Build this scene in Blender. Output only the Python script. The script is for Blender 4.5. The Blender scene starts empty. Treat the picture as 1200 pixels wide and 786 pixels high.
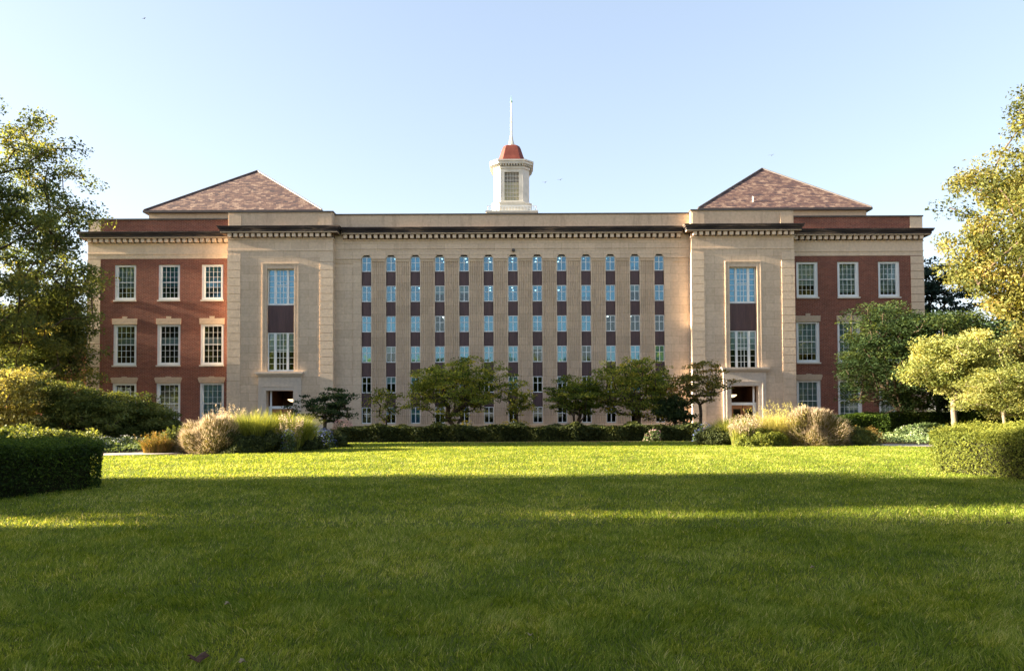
import bpy, math, random
import numpy as np
from mathutils import Vector, Matrix
random.seed(7); RNG = np.random.default_rng(7)
S = bpy.context.scene; COL = S.collection
R = math.radians
# ------------------------------------------------------------------ helpers
class MB:
    def __init__(s): s.v = []; s.f = []
    def box(s, x0, x1, y0, y1, z0, z1):
        b = len(s.v)
        s.v += [(x0,y0,z0),(x1,y0,z0),(x1,y1,z0),(x0,y1,z0),(x0,y0,z1),(x1,y0,z1),(x1,y1,z1),(x0,y1,z1)]
        s.f += [tuple(b+i for i in q) for q in ((0,3,2,1),(4,5,6,7),(0,1,5,4),(1,2,6,5),(2,3,7,6),(3,0,4,7))]
        return s
    def poly(s, pts):
        b = len(s.v); s.v += list(pts); s.f.append(tuple(range(b, b+len(pts)))); return s
    def prism_z(s, pts, z0, z1, pts_top=None):   # pts (x,y) counter-clockwise from above
        b = len(s.v); n = len(pts); t = pts_top or pts
        s.v += [(x,y,z0) for x,y in pts] + [(x,y,z1) for x,y in t]
        s.f.append(tuple(b+i for i in reversed(range(n)))); s.f.append(tuple(b+n+i for i in range(n)))
        for i in range(n):
            j = (i+1) % n; s.f.append((b+i, b+j, b+n+j, b+n+i))
        return s
    def prism_y(s, pts, y0, y1):                 # pts (x,z)
        b = len(s.v); n = len(pts)
        s.v += [(x,y0,z) for x,z in pts] + [(x,y1,z) for x,z in pts]
        s.f.append(tuple(b+i for i in range(n))); s.f.append(tuple(b+n+i for i in reversed(range(n))))
        for i in range(n):
            j = (i+1) % n; s.f.append((b+i, b+n+i, b+n+j, b+j))
        return s
    def lathe(s, cx, cy, prof, n=12, ph=0):
        b = len(s.v)
        for r, z in prof:
            for k in range(n):
                a = 2*math.pi*k/n+ph; s.v.append((cx+r*math.cos(a), cy+r*math.sin(a), z))
        for i in range(len(prof)-1):
            for k in range(n):
                j = (k+1) % n; s.f.append((b+i*n+k, b+i*n+j, b+(i+1)*n+j, b+(i+1)*n+k))
        s.f.append(tuple(b+k for k in reversed(range(n)))); s.f.append(tuple(b+(len(prof)-1)*n+k for k in range(n)))
        return s
    def tube(s, p, q, r0, r1, n=6):
        p = Vector(p); q = Vector(q); d = (q-p)
        if d.length < 1e-6: return s
        d.normalize(); a = d.orthogonal().normalized(); c = d.cross(a); b = len(s.v)
        for P, r in ((p, r0), (q, r1)):
            for k in range(n):
                t = 2*math.pi*k/n; s.v.append(tuple(P + a*(r*math.cos(t)) + c*(r*math.sin(t))))
        for k in range(n):
            j = (k+1) % n; s.f.append((b+k, b+j, b+n+j, b+n+k))
        s.f.append(tuple(b+k for k in reversed(range(n)))); s.f.append(tuple(b+n+k for k in range(n)))
        return s
    def mesh(s, name, mat, off=(0,0,0), smooth=False):
        me = bpy.data.meshes.new(name)
        me.from_pydata([(x-off[0], y-off[1], z-off[2]) for x,y,z in s.v], [], s.f); me.update()
        if mat: me.materials.append(mat)
        if smooth: me.polygons.foreach_set('use_smooth', [True]*len(me.polygons))
        return me
def wloc(o):
    v = Vector((0,0,0))
    while o: v += Vector(o.location); o = o.parent
    return v
def link(name, me, parent=None, loc=None):
    o = bpy.data.objects.new(name, me); COL.objects.link(o)
    if parent: o.parent = parent
    if loc is not None: o.location = Vector(loc) - (wloc(parent) if parent else Vector((0,0,0)))
    return o
def part(name, mb, mat, parent, smooth=False):           # world-coordinate builder -> child mesh at the parent's origin
    return link(name, mb.mesh(name, mat, wloc(parent) if parent else (0,0,0), smooth), parent)
def top_mesh(name, mb, mat, at, label, cat, group=None, smooth=False):
    o = link(name, mb.mesh(name, mat, at, smooth)); o.location = at; return tag(o, label, cat, group)
def tag(o, label=None, cat=None, group=None, kind=None):
    if label: o['label'] = label
    if cat: o['category'] = cat
    if group: o['group'] = group
    if kind: o['kind'] = kind
    return o
def thing(name, at, label, cat, group=None):
    o = bpy.data.objects.new(name, None); COL.objects.link(o); o.location = at
    return tag(o, label, cat, group)
def np_mesh(name, V, F, mat, tint=None, smooth=False):
    """V (n,3), F (m,k) of one polygon size"""
    me = bpy.data.meshes.new(name); n = len(V); m, k = F.shape
    me.vertices.add(n); me.vertices.foreach_set('co', np.ascontiguousarray(V, dtype=np.float32).ravel())
    me.loops.add(m*k); me.loops.foreach_set('vertex_index', np.ascontiguousarray(F, dtype=np.int32).ravel())
    me.polygons.add(m); me.polygons.foreach_set('loop_start', np.arange(0, m*k, k, dtype=np.int32))
    try: me.polygons.foreach_set('loop_total', np.full(m, k, dtype=np.int32))
    except Exception: pass
    if tint is not None:
        a = me.attributes.new('tint', 'FLOAT', 'POINT'); a.data.foreach_set('value', np.ascontiguousarray(tint, dtype=np.float32))
    me.update(calc_edges=True)
    if smooth: me.polygons.foreach_set('use_smooth', np.ones(m, dtype=bool))
    me.materials.append(mat); return me
# ------------------------------------------------------------------ materials
def newmat(name):
    m = bpy.data.materials.new(name); m.use_nodes = True; nt = m.node_tree; nt.nodes.clear()
    out = nt.nodes.new('ShaderNodeOutputMaterial'); return m, nt, out
def N(nt, t, **kw):
    n = nt.nodes.new(t)
    for k, v in kw.items():
        if k in n.inputs: n.inputs[k].default_value = v
        else: setattr(n, k, v)
    return n
def L(nt, a, b): nt.links.new(a, b)
def coords(nt, scale=(1,1,1)):
    tc = N(nt, 'ShaderNodeTexCoord'); mp = N(nt, 'ShaderNodeMapping'); mp.inputs['Scale'].default_value = scale
    L(nt, tc.outputs['Object'], mp.inputs['Vector']); return mp.outputs['Vector']
def noise(nt, vec, scale, detail=4, rough=.6):
    n = N(nt, 'ShaderNodeTexNoise'); n.inputs['Scale'].default_value = scale; n.inputs['Detail'].default_value = detail
    n.inputs['Roughness'].default_value = rough; L(nt, vec, n.inputs['Vector']); return n.outputs['Fac']
def ramp(nt, fac, stops):
    r = N(nt, 'ShaderNodeValToRGB'); e = r.color_ramp.elements
    while len(e) < len(stops): e.new(.5)
    for el, (p, c) in zip(e, stops):
        el.position = p; el.color = (*c, 1)
    L(nt, fac, r.inputs['Fac']); return r.outputs['Color']
def mixc(nt, fac, a, b, mode='MIX'):
    m = N(nt, 'ShaderNodeMix'); m.data_type = 'RGBA'; m.blend_type = mode
    for sock, v in ((m.inputs['Factor'], fac), (m.inputs['A'], a), (m.inputs['B'], b)):
        pass
    ins = [i for i in m.inputs if i.enabled]
    for i, v in zip(ins, (fac, a, b)):
        if hasattr(v, 'links'): L(nt, v, i)
        else: i.default_value = v if not isinstance(v, tuple) else (*v, 1)
    return [o for o in m.outputs if o.enabled][0]
def prin(nt, out, col, rough=.8, bump=None, bstr=.3, bdist=.02, spec=.3, metal=0):
    p = N(nt, 'ShaderNodeBsdfPrincipled'); p.inputs['Roughness'].default_value = rough
    p.inputs['Specular IOR Level'].default_value = spec; p.inputs['Metallic'].default_value = metal
    if hasattr(col, 'links'): L(nt, col, p.inputs['Base Color'])
    else: p.inputs['Base Color'].default_value = (*col, 1)
    if bump is not None:
        b = N(nt, 'ShaderNodeBump'); b.inputs['Strength'].default_value = bstr; b.inputs['Distance'].default_value = bdist
        L(nt, bump, b.inputs['Height']); L(nt, b.outputs['Normal'], p.inputs['Normal'])
    L(nt, p.outputs['BSDF'], out.inputs['Surface']); return p
def stone_mat(name, c0, c1, stain=(.16,.13,.1), stain_amt=.35, blocks=True, rough=.9):
    m, nt, out = newmat(name); v = coords(nt)
    big = noise(nt, v, .45, 5, .65); fine = noise(nt, v, 6, 5, .6)
    vs = coords(nt, (1.3, 1.3, .22)); streak = noise(nt, vs, 1.1, 6, .7)
    c = mixc(nt, big, c0, c1)
    g = ramp(nt, fine, [(.3, (.86,.86,.86)), (.75, (1.08,1.08,1.08))])
    c = mixc(nt, 1.0, c, g, 'MULTIPLY')
    sf = ramp(nt, streak, [(.52, (0,0,0)), (.8, (stain_amt,)*3)])
    c = mixc(nt, sf, c, stain)
    if blocks:
        tc = N(nt, 'ShaderNodeTexCoord'); sp = N(nt, 'ShaderNodeSeparateXYZ'); L(nt, tc.outputs['Object'], sp.inputs[0])
        cb = N(nt, 'ShaderNodeCombineXYZ'); L(nt, sp.outputs['X'], cb.inputs['X']); L(nt, sp.outputs['Z'], cb.inputs['Y'])
        br = N(nt, 'ShaderNodeTexBrick'); br.inputs['Scale'].default_value = 1
        br.inputs['Brick Width'].default_value = 1.25; br.inputs['Row Height'].default_value = .585
        br.inputs['Mortar Size'].default_value = .012; br.inputs['Color1'].default_value = (1,1,1,1)
        br.inputs['Color2'].default_value = (.86,.85,.84,1); br.inputs['Mortar'].default_value = (.70,.66,.62,1)
        L(nt, cb.outputs[0], br.inputs['Vector']); c = mixc(nt, 1.0, c, br.outputs['Color'], 'MULTIPLY')
    prin(nt, out, c, rough, fine, .25, .02); return m
def brick_mat(name, c1, c2, mortar):
    m, nt, out = newmat(name)
    tc = N(nt, 'ShaderNodeTexCoord'); sp = N(nt, 'ShaderNodeSeparateXYZ'); L(nt, tc.outputs['Object'], sp.inputs[0])
    ad = N(nt, 'ShaderNodeMath'); ad.operation = 'ADD'; L(nt, sp.outputs['X'], ad.inputs[0]); L(nt, sp.outputs['Y'], ad.inputs[1])
    cb = N(nt, 'ShaderNodeCombineXYZ'); L(nt, ad.outputs[0], cb.inputs['X']); L(nt, sp.outputs['Z'], cb.inputs['Y'])
    br = N(nt, 'ShaderNodeTexBrick'); br.inputs['Scale'].default_value = 1
    br.inputs['Brick Width'].default_value = .26; br.inputs['Row Height'].default_value = .095; br.inputs['Mortar Size'].default_value = .009
    br.inputs['Bias'].default_value = -.1
    br.inputs['Color1'].default_value = (*c1,1); br.inputs['Color2'].default_value = (*c2,1); br.inputs['Mortar'].default_value = (*mortar,1)
    L(nt, cb.outputs[0], br.inputs['Vector'])
    v = tc.outputs['Object']; n = noise(nt, v, .5, 5, .65)
    g = ramp(nt, n, [(.3, (.78,.76,.76)), (.7, (1.15,1.12,1.1))])
    c = mixc(nt, 1.0, br.outputs['Color'], g, 'MULTIPLY')
    n2 = noise(nt, v, 9, 3, .7); g2 = ramp(nt, n2, [(.3, (.75,.75,.75)), (.72, (1.2,1.2,1.2))])
    c = mixc(nt, 1.0, c, g2, 'MULTIPLY')
    prin(nt, out, c, .9, br.outputs['Fac'], -.3, .01); return m
def plain_mat(name, c0, c1, scale=3, rough=.6, spec=.4, metal=0, bstr=.1):
    m, nt, out = newmat(name); n = noise(nt, coords(nt), scale, 5, .6)
    prin(nt, out, ramp(nt, n, [(.3, c0), (.7, c1)]), rough, n, bstr, .01, spec, metal); return m
def leaf_mat(name, stops, trans=.35, rough=.55, tc=None):
    m, nt, out = newmat(name)
    at = N(nt, 'ShaderNodeAttribute'); at.attribute_name = 'tint'
    c = ramp(nt, at.outputs['Fac'], stops)
    p = N(nt, 'ShaderNodeBsdfPrincipled'); p.inputs['Roughness'].default_value = .65; p.inputs['Specular IOR Level'].default_value = .14
    L(nt, c, p.inputs['Base Color'])
    t = N(nt, 'ShaderNodeBsdfTranslucent')
    g = mixc(nt, 1.0, c, tc or (1.5, 1.35, .6), 'MULTIPLY'); L(nt, g, t.inputs['Color'])
    mx = N(nt, 'ShaderNodeMixShader'); mx.inputs['Fac'].default_value = trans
    L(nt, p.outputs['BSDF'], mx.inputs[1]); L(nt, t.outputs['BSDF'], mx.inputs[2]); L(nt, mx.outputs[0], out.inputs['Surface'])
    return m
def glass_mat(name, tint, refl=.16, rough=.02, rc=(.9,.97,1)):
    m, nt, out = newmat(name)
    tr = N(nt, 'ShaderNodeBsdfTransparent'); tr.inputs['Color'].default_value = (*tint, 1)
    gl = N(nt, 'ShaderNodeBsdfGlossy'); gl.inputs['Roughness'].default_value = rough; gl.inputs['Color'].default_value = (*rc,1)
    n = noise(nt, coords(nt), 1.7, 2, .5)
    b = N(nt, 'ShaderNodeBump'); b.inputs['Strength'].default_value = .015; b.inputs['Distance'].default_value = .03
    L(nt, n, b.inputs['Height']); L(nt, b.outputs['Normal'], gl.inputs['Normal'])
    fr = N(nt, 'ShaderNodeFresnel'); fr.inputs['IOR'].default_value = 1.5
    ma = N(nt, 'ShaderNodeMath'); ma.operation = 'ADD'; ma.use_clamp = True; L(nt, fr.outputs[0], ma.inputs[0]); ma.inputs[1].default_value = refl
    mx = N(nt, 'ShaderNodeMixShader'); L(nt, ma.outputs[0], mx.inputs['Fac']); L(nt, tr.outputs[0], mx.inputs[1]); L(nt, gl.outputs[0], mx.inputs[2])
    L(nt, mx.outputs[0], out.inputs['Surface']); return m
def emit_mat(name, col, st):
    m, nt, out = newmat(name); e = N(nt, 'ShaderNodeEmission'); e.inputs['Color'].default_value = (*col,1); e.inputs['Strength'].default_value = st
    L(nt, e.outputs[0], out.inputs['Surface']); return m
M = {}
M['stone'] = stone_mat('limestone', (.64,.485,.35), (.71,.56,.415), (.38,.28,.2), .45)
M['stone_plain'] = stone_mat('limestone_smooth', (.65,.495,.355), (.72,.57,.425), (.38,.28,.2), .45, blocks=False)
M['portal'] = stone_mat('pale_limestone', (.56,.47,.39), (.63,.54,.45), (.28,.22,.17), .4, blocks=False)
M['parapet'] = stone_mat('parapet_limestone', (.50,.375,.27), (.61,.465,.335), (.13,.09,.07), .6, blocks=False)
M['lintel'] = stone_mat('lintel_stone', (.47,.36,.26), (.53,.41,.30), (.3,.22,.17), .35, blocks=False)
M['brick'] = brick_mat('red_brick', (.225,.074,.047), (.15,.048,.034), (.29,.20,.155))
M['brick_far'] = brick_mat('far_brick', (.34,.10,.055), (.27,.075,.045), (.38,.28,.22))
# weathered dark cornice: black soot in patches over limestone
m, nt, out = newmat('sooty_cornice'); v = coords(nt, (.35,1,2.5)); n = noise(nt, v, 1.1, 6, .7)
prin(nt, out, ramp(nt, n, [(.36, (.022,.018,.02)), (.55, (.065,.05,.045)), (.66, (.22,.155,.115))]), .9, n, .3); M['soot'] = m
M['coping'] = plain_mat('dark_coping', (.05,.045,.045), (.09,.08,.075), 2, .7)
m, nt, out = newmat('spandrel'); v = coords(nt, (6,6,.5)); n = noise(nt, v, 1.2, 5, .7)
prin(nt, out, ramp(nt, n, [(.3, (.062,.038,.042)), (.7, (.12,.07,.07))]), .5, n, .1, .01, .4, .3); M['spandrel'] = m
M['white'] = plain_mat('white_paint', (.72,.75,.76), (.80,.82,.82), 4, .45)
M['cream'] = plain_mat('weathered_cream_paint', (.52,.49,.42), (.64,.61,.54), 1.6, .6)
M['blind_pale'] = plain_mat('pale_window_blind', (.50,.58,.57), (.60,.68,.66), 1.5, .9)
M['sill'] = plain_mat('sill_stone', (.55,.5,.44), (.65,.6,.53), 3, .8)
M['glass'] = glass_mat('window_glass', (.80,.90,.92), .015)
M['glass_blue'] = glass_mat('coated_glass', (.55,.80,.90), .10, .02, (.58,.86,1.0))
M['blind'] = plain_mat('window_blind', (.36,.39,.36), (.46,.48,.44), 2, .9)
M['blind_blue'] = plain_mat('cool_window_blind', (.26,.35,.37), (.40,.47,.48), 1.5, .9)
M['dark'] = plain_mat('dim_interior', (.03,.026,.022), (.07,.055,.045), 1, .9)
M['ceil'] = plain_mat('interior_ceiling', (.18,.19,.19), (.28,.28,.27), 1, .9)
M['lamp'] = emit_mat('ceiling_lamp_glow', (1,.95,.85), .9)
M['bowl'] = emit_mat('pendant_bowl_glow', (1,.72,.4), .35)
M['wood'] = plain_mat('door_wood', (.24,.10,.04), (.36,.16,.06), 6, .5)
m, nt, out = newmat('slate_roof'); tc = N(nt, 'ShaderNodeTexCoord')
sp = N(nt, 'ShaderNodeSeparateXYZ'); L(nt, tc.outputs['Object'], sp.inputs[0])
ad = N(nt, 'ShaderNodeMath'); ad.operation='ADD'; L(nt, sp.outputs['X'], ad.inputs[0]); 
mu = N(nt, 'ShaderNodeMath'); mu.operation='MULTIPLY'; mu.inputs[1].default_value=.37; L(nt, sp.outputs['Y'], mu.inputs[0]); L(nt, mu.outputs[0], ad.inputs[1])
cb = N(nt, 'ShaderNodeCombineXYZ'); L(nt, ad.outputs[0], cb.inputs['X']); L(nt, sp.outputs['Z'], cb.inputs['Y'])
br = N(nt, 'ShaderNodeTexBrick'); br.inputs['Scale'].default_value=1; br.inputs['Brick Width'].default_value=.42; br.inputs['Row Height'].default_value=.15
br.inputs['Mortar Size'].default_value=.012; br.inputs['Color1'].default_value=(.0,.0,.0,1); br.inputs['Color2'].default_value=(1,1,1,1); br.inputs['Mortar'].default_value=(.1,.1,.1,1)
L(nt, cb.outputs[0], br.inputs['Vector'])
n1 = noise(nt, tc.outputs['Object'], 2.4, 4, .75)
mm = N(nt, 'ShaderNodeMath'); mm.operation='MULTIPLY_ADD'; L(nt, n1, mm.inputs[0]); mm.inputs[1].default_value=1.3
sep = N(nt,'ShaderNodeMath'); sep.operation='MULTIPLY_ADD'; L(nt, br.outputs['Color'], sep.inputs[0]); sep.inputs[1].default_value=.5; sep.inputs[2].default_value=-.4; L(nt, sep.outputs[0], mm.inputs[2])
c = ramp(nt, mm.outputs[0], [(.12,(.028,.021,.027)),(.36,(.065,.036,.035)),(.58,(.115,.068,.053)),(.85,(.22,.155,.12))])
prin(nt, out, c, .8, br.outputs['Fac'], -.5, .02); M['slate'] = m
M['gutter'] = plain_mat('dark_gutter', (.05,.04,.04), (.08,.065,.06), 2, .6)
M['dome'] = plain_mat('red_copper', (.12,.032,.024), (.17,.048,.034), 3, .6, .2)
M['verdigris'] = plain_mat('verdigris', (.12,.26,.22), (.2,.34,.3), 3, .6)
M['cup_glass'] = plain_mat('louvre_glass', (.40,.37,.24), (.52,.47,.30), 2, .5)
M['cup_dark'] = plain_mat('louvre_dark', (.20,.18,.15), (.28,.25,.2), 2, .6)
M['bark'] = plain_mat('bark', (.05,.035,.025), (.11,.08,.055), 9, .95, .1, 0, .6)
M['bark_pale'] = plain_mat('pale_bark', (.14,.11,.08), (.24,.19,.14), 9, .95, .1, 0, .6)
G = {
 'big': leaf_mat('maple_leaves', [(0,(.055,.08,.035)),(.5,(.13,.165,.06)),(.85,(.23,.25,.075)),(1,(.37,.32,.09))], .5),
 'gold': leaf_mat('golden_leaves', [(0,(.04,.052,.016)),(.4,(.115,.125,.032)),(.85,(.23,.21,.055)),(1,(.33,.25,.08))], .36),
 'row': leaf_mat('hawthorn_leaves', [(0,(.06,.095,.02)),(.45,(.18,.225,.045)),(.8,(.34,.35,.07)),(1,(.55,.47,.08))], .52),
 'dark': leaf_mat('dark_maple_leaves', [(0,(.018,.036,.014)),(.6,(.045,.075,.028)),(1,(.11,.14,.04))], .3),
 'pale': leaf_mat('pale_maple_leaves', [(0,(.12,.15,.04)),(.5,(.24,.26,.08)),(1,(.42,.40,.14))], .4),
 'rust': leaf_mat('turning_leaves', [(0,(.05,.065,.018)),(.5,(.15,.15,.035)),(.85,(.26,.22,.06)),(1,(.36,.20,.06))], .4),
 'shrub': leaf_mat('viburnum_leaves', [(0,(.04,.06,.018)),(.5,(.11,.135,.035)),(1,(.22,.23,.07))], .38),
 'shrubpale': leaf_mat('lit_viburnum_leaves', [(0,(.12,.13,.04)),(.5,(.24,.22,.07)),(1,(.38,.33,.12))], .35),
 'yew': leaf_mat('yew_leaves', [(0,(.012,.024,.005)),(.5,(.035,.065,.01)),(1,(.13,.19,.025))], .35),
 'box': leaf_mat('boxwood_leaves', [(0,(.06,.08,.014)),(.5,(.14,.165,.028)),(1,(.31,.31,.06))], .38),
 'found': leaf_mat('foundation_leaves', [(0,(.014,.022,.007)),(.6,(.05,.062,.016)),(1,(.13,.14,.035))], .2),
 'conifer': leaf_mat('spruce_needles', [(0,(.012,.03,.022)),(1,(.05,.085,.06))], .15),
 'green_grass': leaf_mat('tall_green_grass', [(0,(.07,.10,.02)),(.5,(.20,.23,.045)),(1,(.50,.48,.15))], .45),
 'yellow_grass': leaf_mat('tall_yellow_grass', [(0,(.20,.20,.06)),(.5,(.42,.38,.14)),(1,(.62,.55,.25))], .45),
 'pink': leaf_mat('pink_plumes', [(0,(.17,.135,.075)),(.45,(.38,.30,.20)),(1,(.64,.52,.40))], .4, tc=(1.1,1.05,.9)),
 'orange': leaf_mat('orange_grass', [(0,(.06,.08,.02)),(.5,(.17,.12,.035)),(1,(.32,.17,.06))], .35)
 , 'olive': leaf_mat('olive_feathery_leaves', [(0,(.05,.06,.015)),(.5,(.17,.15,.04)),(.85,(.34,.26,.10)),(1,(.50,.38,.20))], .4),
 'cover': leaf_mat('ground_cover_leaves', [(0,(.03,.055,.02)),(.5,(.08,.12,.04)),(1,(.18,.22,.09))], .3),
 'coverpale': leaf_mat('pale_cover_leaves', [(0,(.09,.14,.06)),(.5,(.2,.27,.12)),(1,(.36,.4,.2))], .3),
 'yflower': leaf_mat('yellow_flowers', [(0,(.2,.18,.03)),(1,(.6,.45,.04))], .3),
 'wflower': leaf_mat('white_flowers', [(0,(.5,.5,.42)),(1,(.75,.72,.66))], .3, tc=(1,1,1)),
 'pflower': leaf_mat('pink_flowers', [(0,(.45,.25,.24)),(1,(.68,.45,.42))], .3, tc=(1,1,1)),
 'bflower': leaf_mat('blue_flowers', [(0,(.07,.08,.2)),(1,(.16,.2,.42))], .3, tc=(1,1,1)),
 'blade': leaf_mat('lawn_blades', [(0,(.05,.095,.006)),(.45,(.175,.245,.022)),(.85,(.40,.43,.09)),(1,(.60,.54,.24))], .5, .5, tc=(1.5,1.25,.65)),
}
# ------------------------------------------------------------------ foliage generators
def unit(v): return v/np.maximum(np.linalg.norm(v, axis=-1, keepdims=True), 1e-9)
def leaf_cards(C, size, up=.5, aspect=.55, outward=None, var=.35):
    n = len(C); nr = unit(RNG.normal(size=(n,3)))
    nr = nr + np.array([0,0,up*1.6])
    if outward is not None: nr = nr + outward*.9
    nr = unit(nr); t = unit(np.cross(nr, RNG.normal(size=(n,3)))); b = np.cross(nr, t)
    s = size*(1+var*RNG.normal(size=(n,1))).clip(.45, 1.9)
    V = np.empty((n,4,3)); V[:,0] = C - t*s; V[:,1] = C + b*s*aspect + t*s*.1 + nr*s*.15; V[:,2] = C + t*s; V[:,3] = C - b*s*aspect + t*s*.1 + nr*s*.15
    F = np.arange(n*4).reshape(n,4); return V.reshape(-1,3), F
def tints(n, centers=None, cvar=.25, base=.45):
    t = base + RNG.normal(size=n)*.18
    return t
def lump(D, k=6, amp=.22, seed=0):
    r = np.random.default_rng(seed); out = np.ones(len(D))
    for i in range(k):
        w = r.normal(size=3)*r.uniform(1.5, 5); out += amp/math.sqrt(k)*1.4*np.sin(D@w + r.uniform(0,6.28))
    return np.clip(out,.6,1.13)
def tubes_np(segs, sides=6):
    """segs list of (p,q,r0,r1)"""
    P = np.array([s[0] for s in segs]); Q = np.array([s[1] for s in segs]); r0 = np.array([s[2] for s in segs]); r1 = np.array([s[3] for s in segs])
    d = unit(Q-P); ref = np.where(np.abs(d[:,2:3])>.9, np.array([[1.,0,0]]), np.array([[0,0,1.]])); a = unit(np.cross(d, ref)); b = np.cross(d, a)
    n = len(P); th = np.arange(sides)*2*np.pi/sides
    ring = a[:,None]*np.cos(th)[None,:,None] + b[:,None]*np.sin(th)[None,:,None]
    V = np.concatenate([P[:,None]+ring*r0[:,None,None], Q[:,None]+ring*r1[:,None,None]], axis=1).reshape(-1,3)
    k = np.arange(sides); j = (k+1) % sides
    F = np.stack([k, j, sides+j, sides+k], axis=1)[None] + (np.arange(n)*2*sides)[:,None,None]
    return V, F.reshape(-1,4)
def tree(name, label, cat, base, h, trunk_h, rad, leafmat, ncl, per, cl_r, cl_flat, leaf, trunk_r=.2, seed=1, bark='bark',
         cz=None, rz=None, off=(0,0), up=.5, stems=1, inner=.45, cvar=.22, group=None, amp=.25, tbase=.45, lowcut=-1., trunk_off=(0,0)):
    """base: foot; crown = lumpy ellipsoid; every leaf cluster hangs on its own twig of the limb graph"""
    global RNG
    keep = RNG; RNG = np.random.default_rng(seed); rs = RNG
    bx, by, bz = base; cz = cz if cz is not None else (h+trunk_h)/2; rz = rz if rz is not None else (h-trunk_h)/2
    C0 = np.array([off[0], off[1], cz]); rx, ry = (rad if isinstance(rad, tuple) else (rad, rad))
    D = unit(rs.normal(size=(ncl*3,3))); D = D[D[:,2] > lowcut][:ncl]
    rr = inner + (1-inner)*rs.random(len(D))**.6
    CL = C0 + D*np.array([rx,ry,rz])*(rr*lump(D, seed=seed+5, amp=amp))[:,None]
    CL[:,2] = np.maximum(CL[:,2], .35)
    # limb graph
    nodes = [np.array([0.,0,0])]; par = [-1]
    fork = []
    for s in range(stems):
        a = rs.uniform(0, 6.28); sp = (0 if stems == 1 else .5+.12*trunk_h)
        prev = 0; steps = 4
        for i in range(1, steps+1):
            t = i/steps; p = np.array([trunk_off[0]*t+math.cos(a+s*6.28/stems)*sp*t*t, trunk_off[1]*t+math.sin(a+s*6.28/stems)*sp*t*t, trunk_h*t]) + rs.normal(size=3)*np.array([.03,.03,0])*trunk_h*.4
            nodes.append(p); par.append(prev); prev = len(nodes)-1
        fork.append(prev)
    # leader up into crown
    for fk in fork:
        prev = fk; p0 = nodes[fk]; tgt = C0 + np.array([rs.normal()*rx*.15, rs.normal()*ry*.15, rz*.25])
        for i in range(1,4):
            nodes.append(p0+(tgt-p0)*i/3 + rs.normal(size=3)*.06*rx); par.append(prev); prev = len(nodes)-1
    order = np.argsort(np.linalg.norm(CL-nodes[fork[0]], axis=1))
    NA = np.zeros((len(nodes)+len(CL)*3, 3)); NA[:len(nodes)] = nodes; cnt = len(nodes)
    first = 4 if stems == 1 else 4
    for ci in order:
        c = CL[ci]; cand = NA[:cnt]; d = c-cand; dist = np.linalg.norm(d, axis=1)
        cost = dist + .9*np.maximum(0, cand[:,2]-c[:,][2]) + np.where(cand[:,2] < trunk_h*.8, 99, 0)
        k = int(np.argmin(cost)); st = 3 if dist[k] > cl_r*2.2 else 1; prev = k
        for i in range(1, st+1):
            t = i/st; p = NA[k]+(c-NA[k])*t
            if i < st: p = p + rs.normal(size=3)*.09*dist[k] + np.array([0,0,-.08*dist[k]*math.sin(t*3.14)])
            NA[cnt] = p; par.append(prev); prev = cnt; cnt += 1
    w = np.zeros(cnt); child = np.zeros(cnt, int)
    for i in range(1, cnt): child[par[i]] += 1
    tip = (child == 0); w[tip] = 1
    for i in range(cnt-1, 0, -1): w[par[i]] += w[i]
    rr_ = trunk_r*(w/w[0])**.5; rr_ = np.maximum(rr_, min(.012, trunk_r*.15))
    segs = []
    for i in range(1, cnt):
        a = par[i]; ra = min(rr_[a], rr_[i]*1.35) if a > 0 else rr_[i]*1.5
        segs.append((NA[a], NA[i], ra, rr_[i]))
    o = thing(name, base, label, cat, group)
    V, F = tubes_np(segs, 7); link('trunk', np_mesh('trunk', V, F, M[bark], smooth=True), o)
    # leaves
    n = len(CL)*per; idx = np.repeat(np.arange(len(CL)), per)
    g = rs.normal(size=(n,3)); g = unit(g)*(rs.random((n,1))**.45)
    csz = (rs.uniform(.65,1.25,len(CL)))[idx][:,None]
    P = CL[idx] + g*np.array([cl_r, cl_r, cl_r*cl_flat])*csz*1.25
    P[:,2] = np.maximum(P[:,2], .05)
    V, F = leaf_cards(P, leaf, up)
    t = tbase + (rs.normal(size=len(CL))*cvar)[idx] + rs.normal(size=n)*.17
    link('crown', np_mesh('crown', V, F, G[leafmat], np.repeat(t, 4).clip(0,1)), o)
    RNG = keep; return o
def blades(P, H, D, droop, width, seg=4):
    """P base (n,3), H height (n), D horizontal lean vec (n,2), droop 0..1"""
    n = len(P); ts = np.linspace(0,1,seg+1)
    wv = np.stack([-D[:,1], D[:,0]], 1); wv = wv/np.maximum(np.linalg.norm(wv,axis=1,keepdims=True),1e-6)
    rot = RNG.normal(size=(n,1))*.9; wv = unit(np.concatenate([wv*np.cos(rot)+np.stack([wv[:,1],-wv[:,0]],1)*np.sin(rot), np.zeros((n,1))],1))
    V = np.empty((n, seg+1, 2, 3))
    for i, t in enumerate(ts):
        c = P.copy(); c[:,:2] += D*(t**1.6)[...]; c[:,2] += H*(t - droop*t**2.4)
        w = width*(1-t**1.5*.93)
        V[:,i,0] = c - wv*w[...,None] if hasattr(w,'shape') and w.shape else c - wv*w
        V[:,i,1] = c + wv*w[...,None] if hasattr(w,'shape') and w.shape else c + wv*w
    base = (np.arange(n)*(seg+1)*2)[:,None,None]; k = np.arange(seg)*2
    F = np.stack([k, k+1, k+3, k+2], 1)[None] + base
    return V.reshape(-1,3), F.reshape(-1,4), (seg+1)*2, V[:,-1].mean(1)
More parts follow.
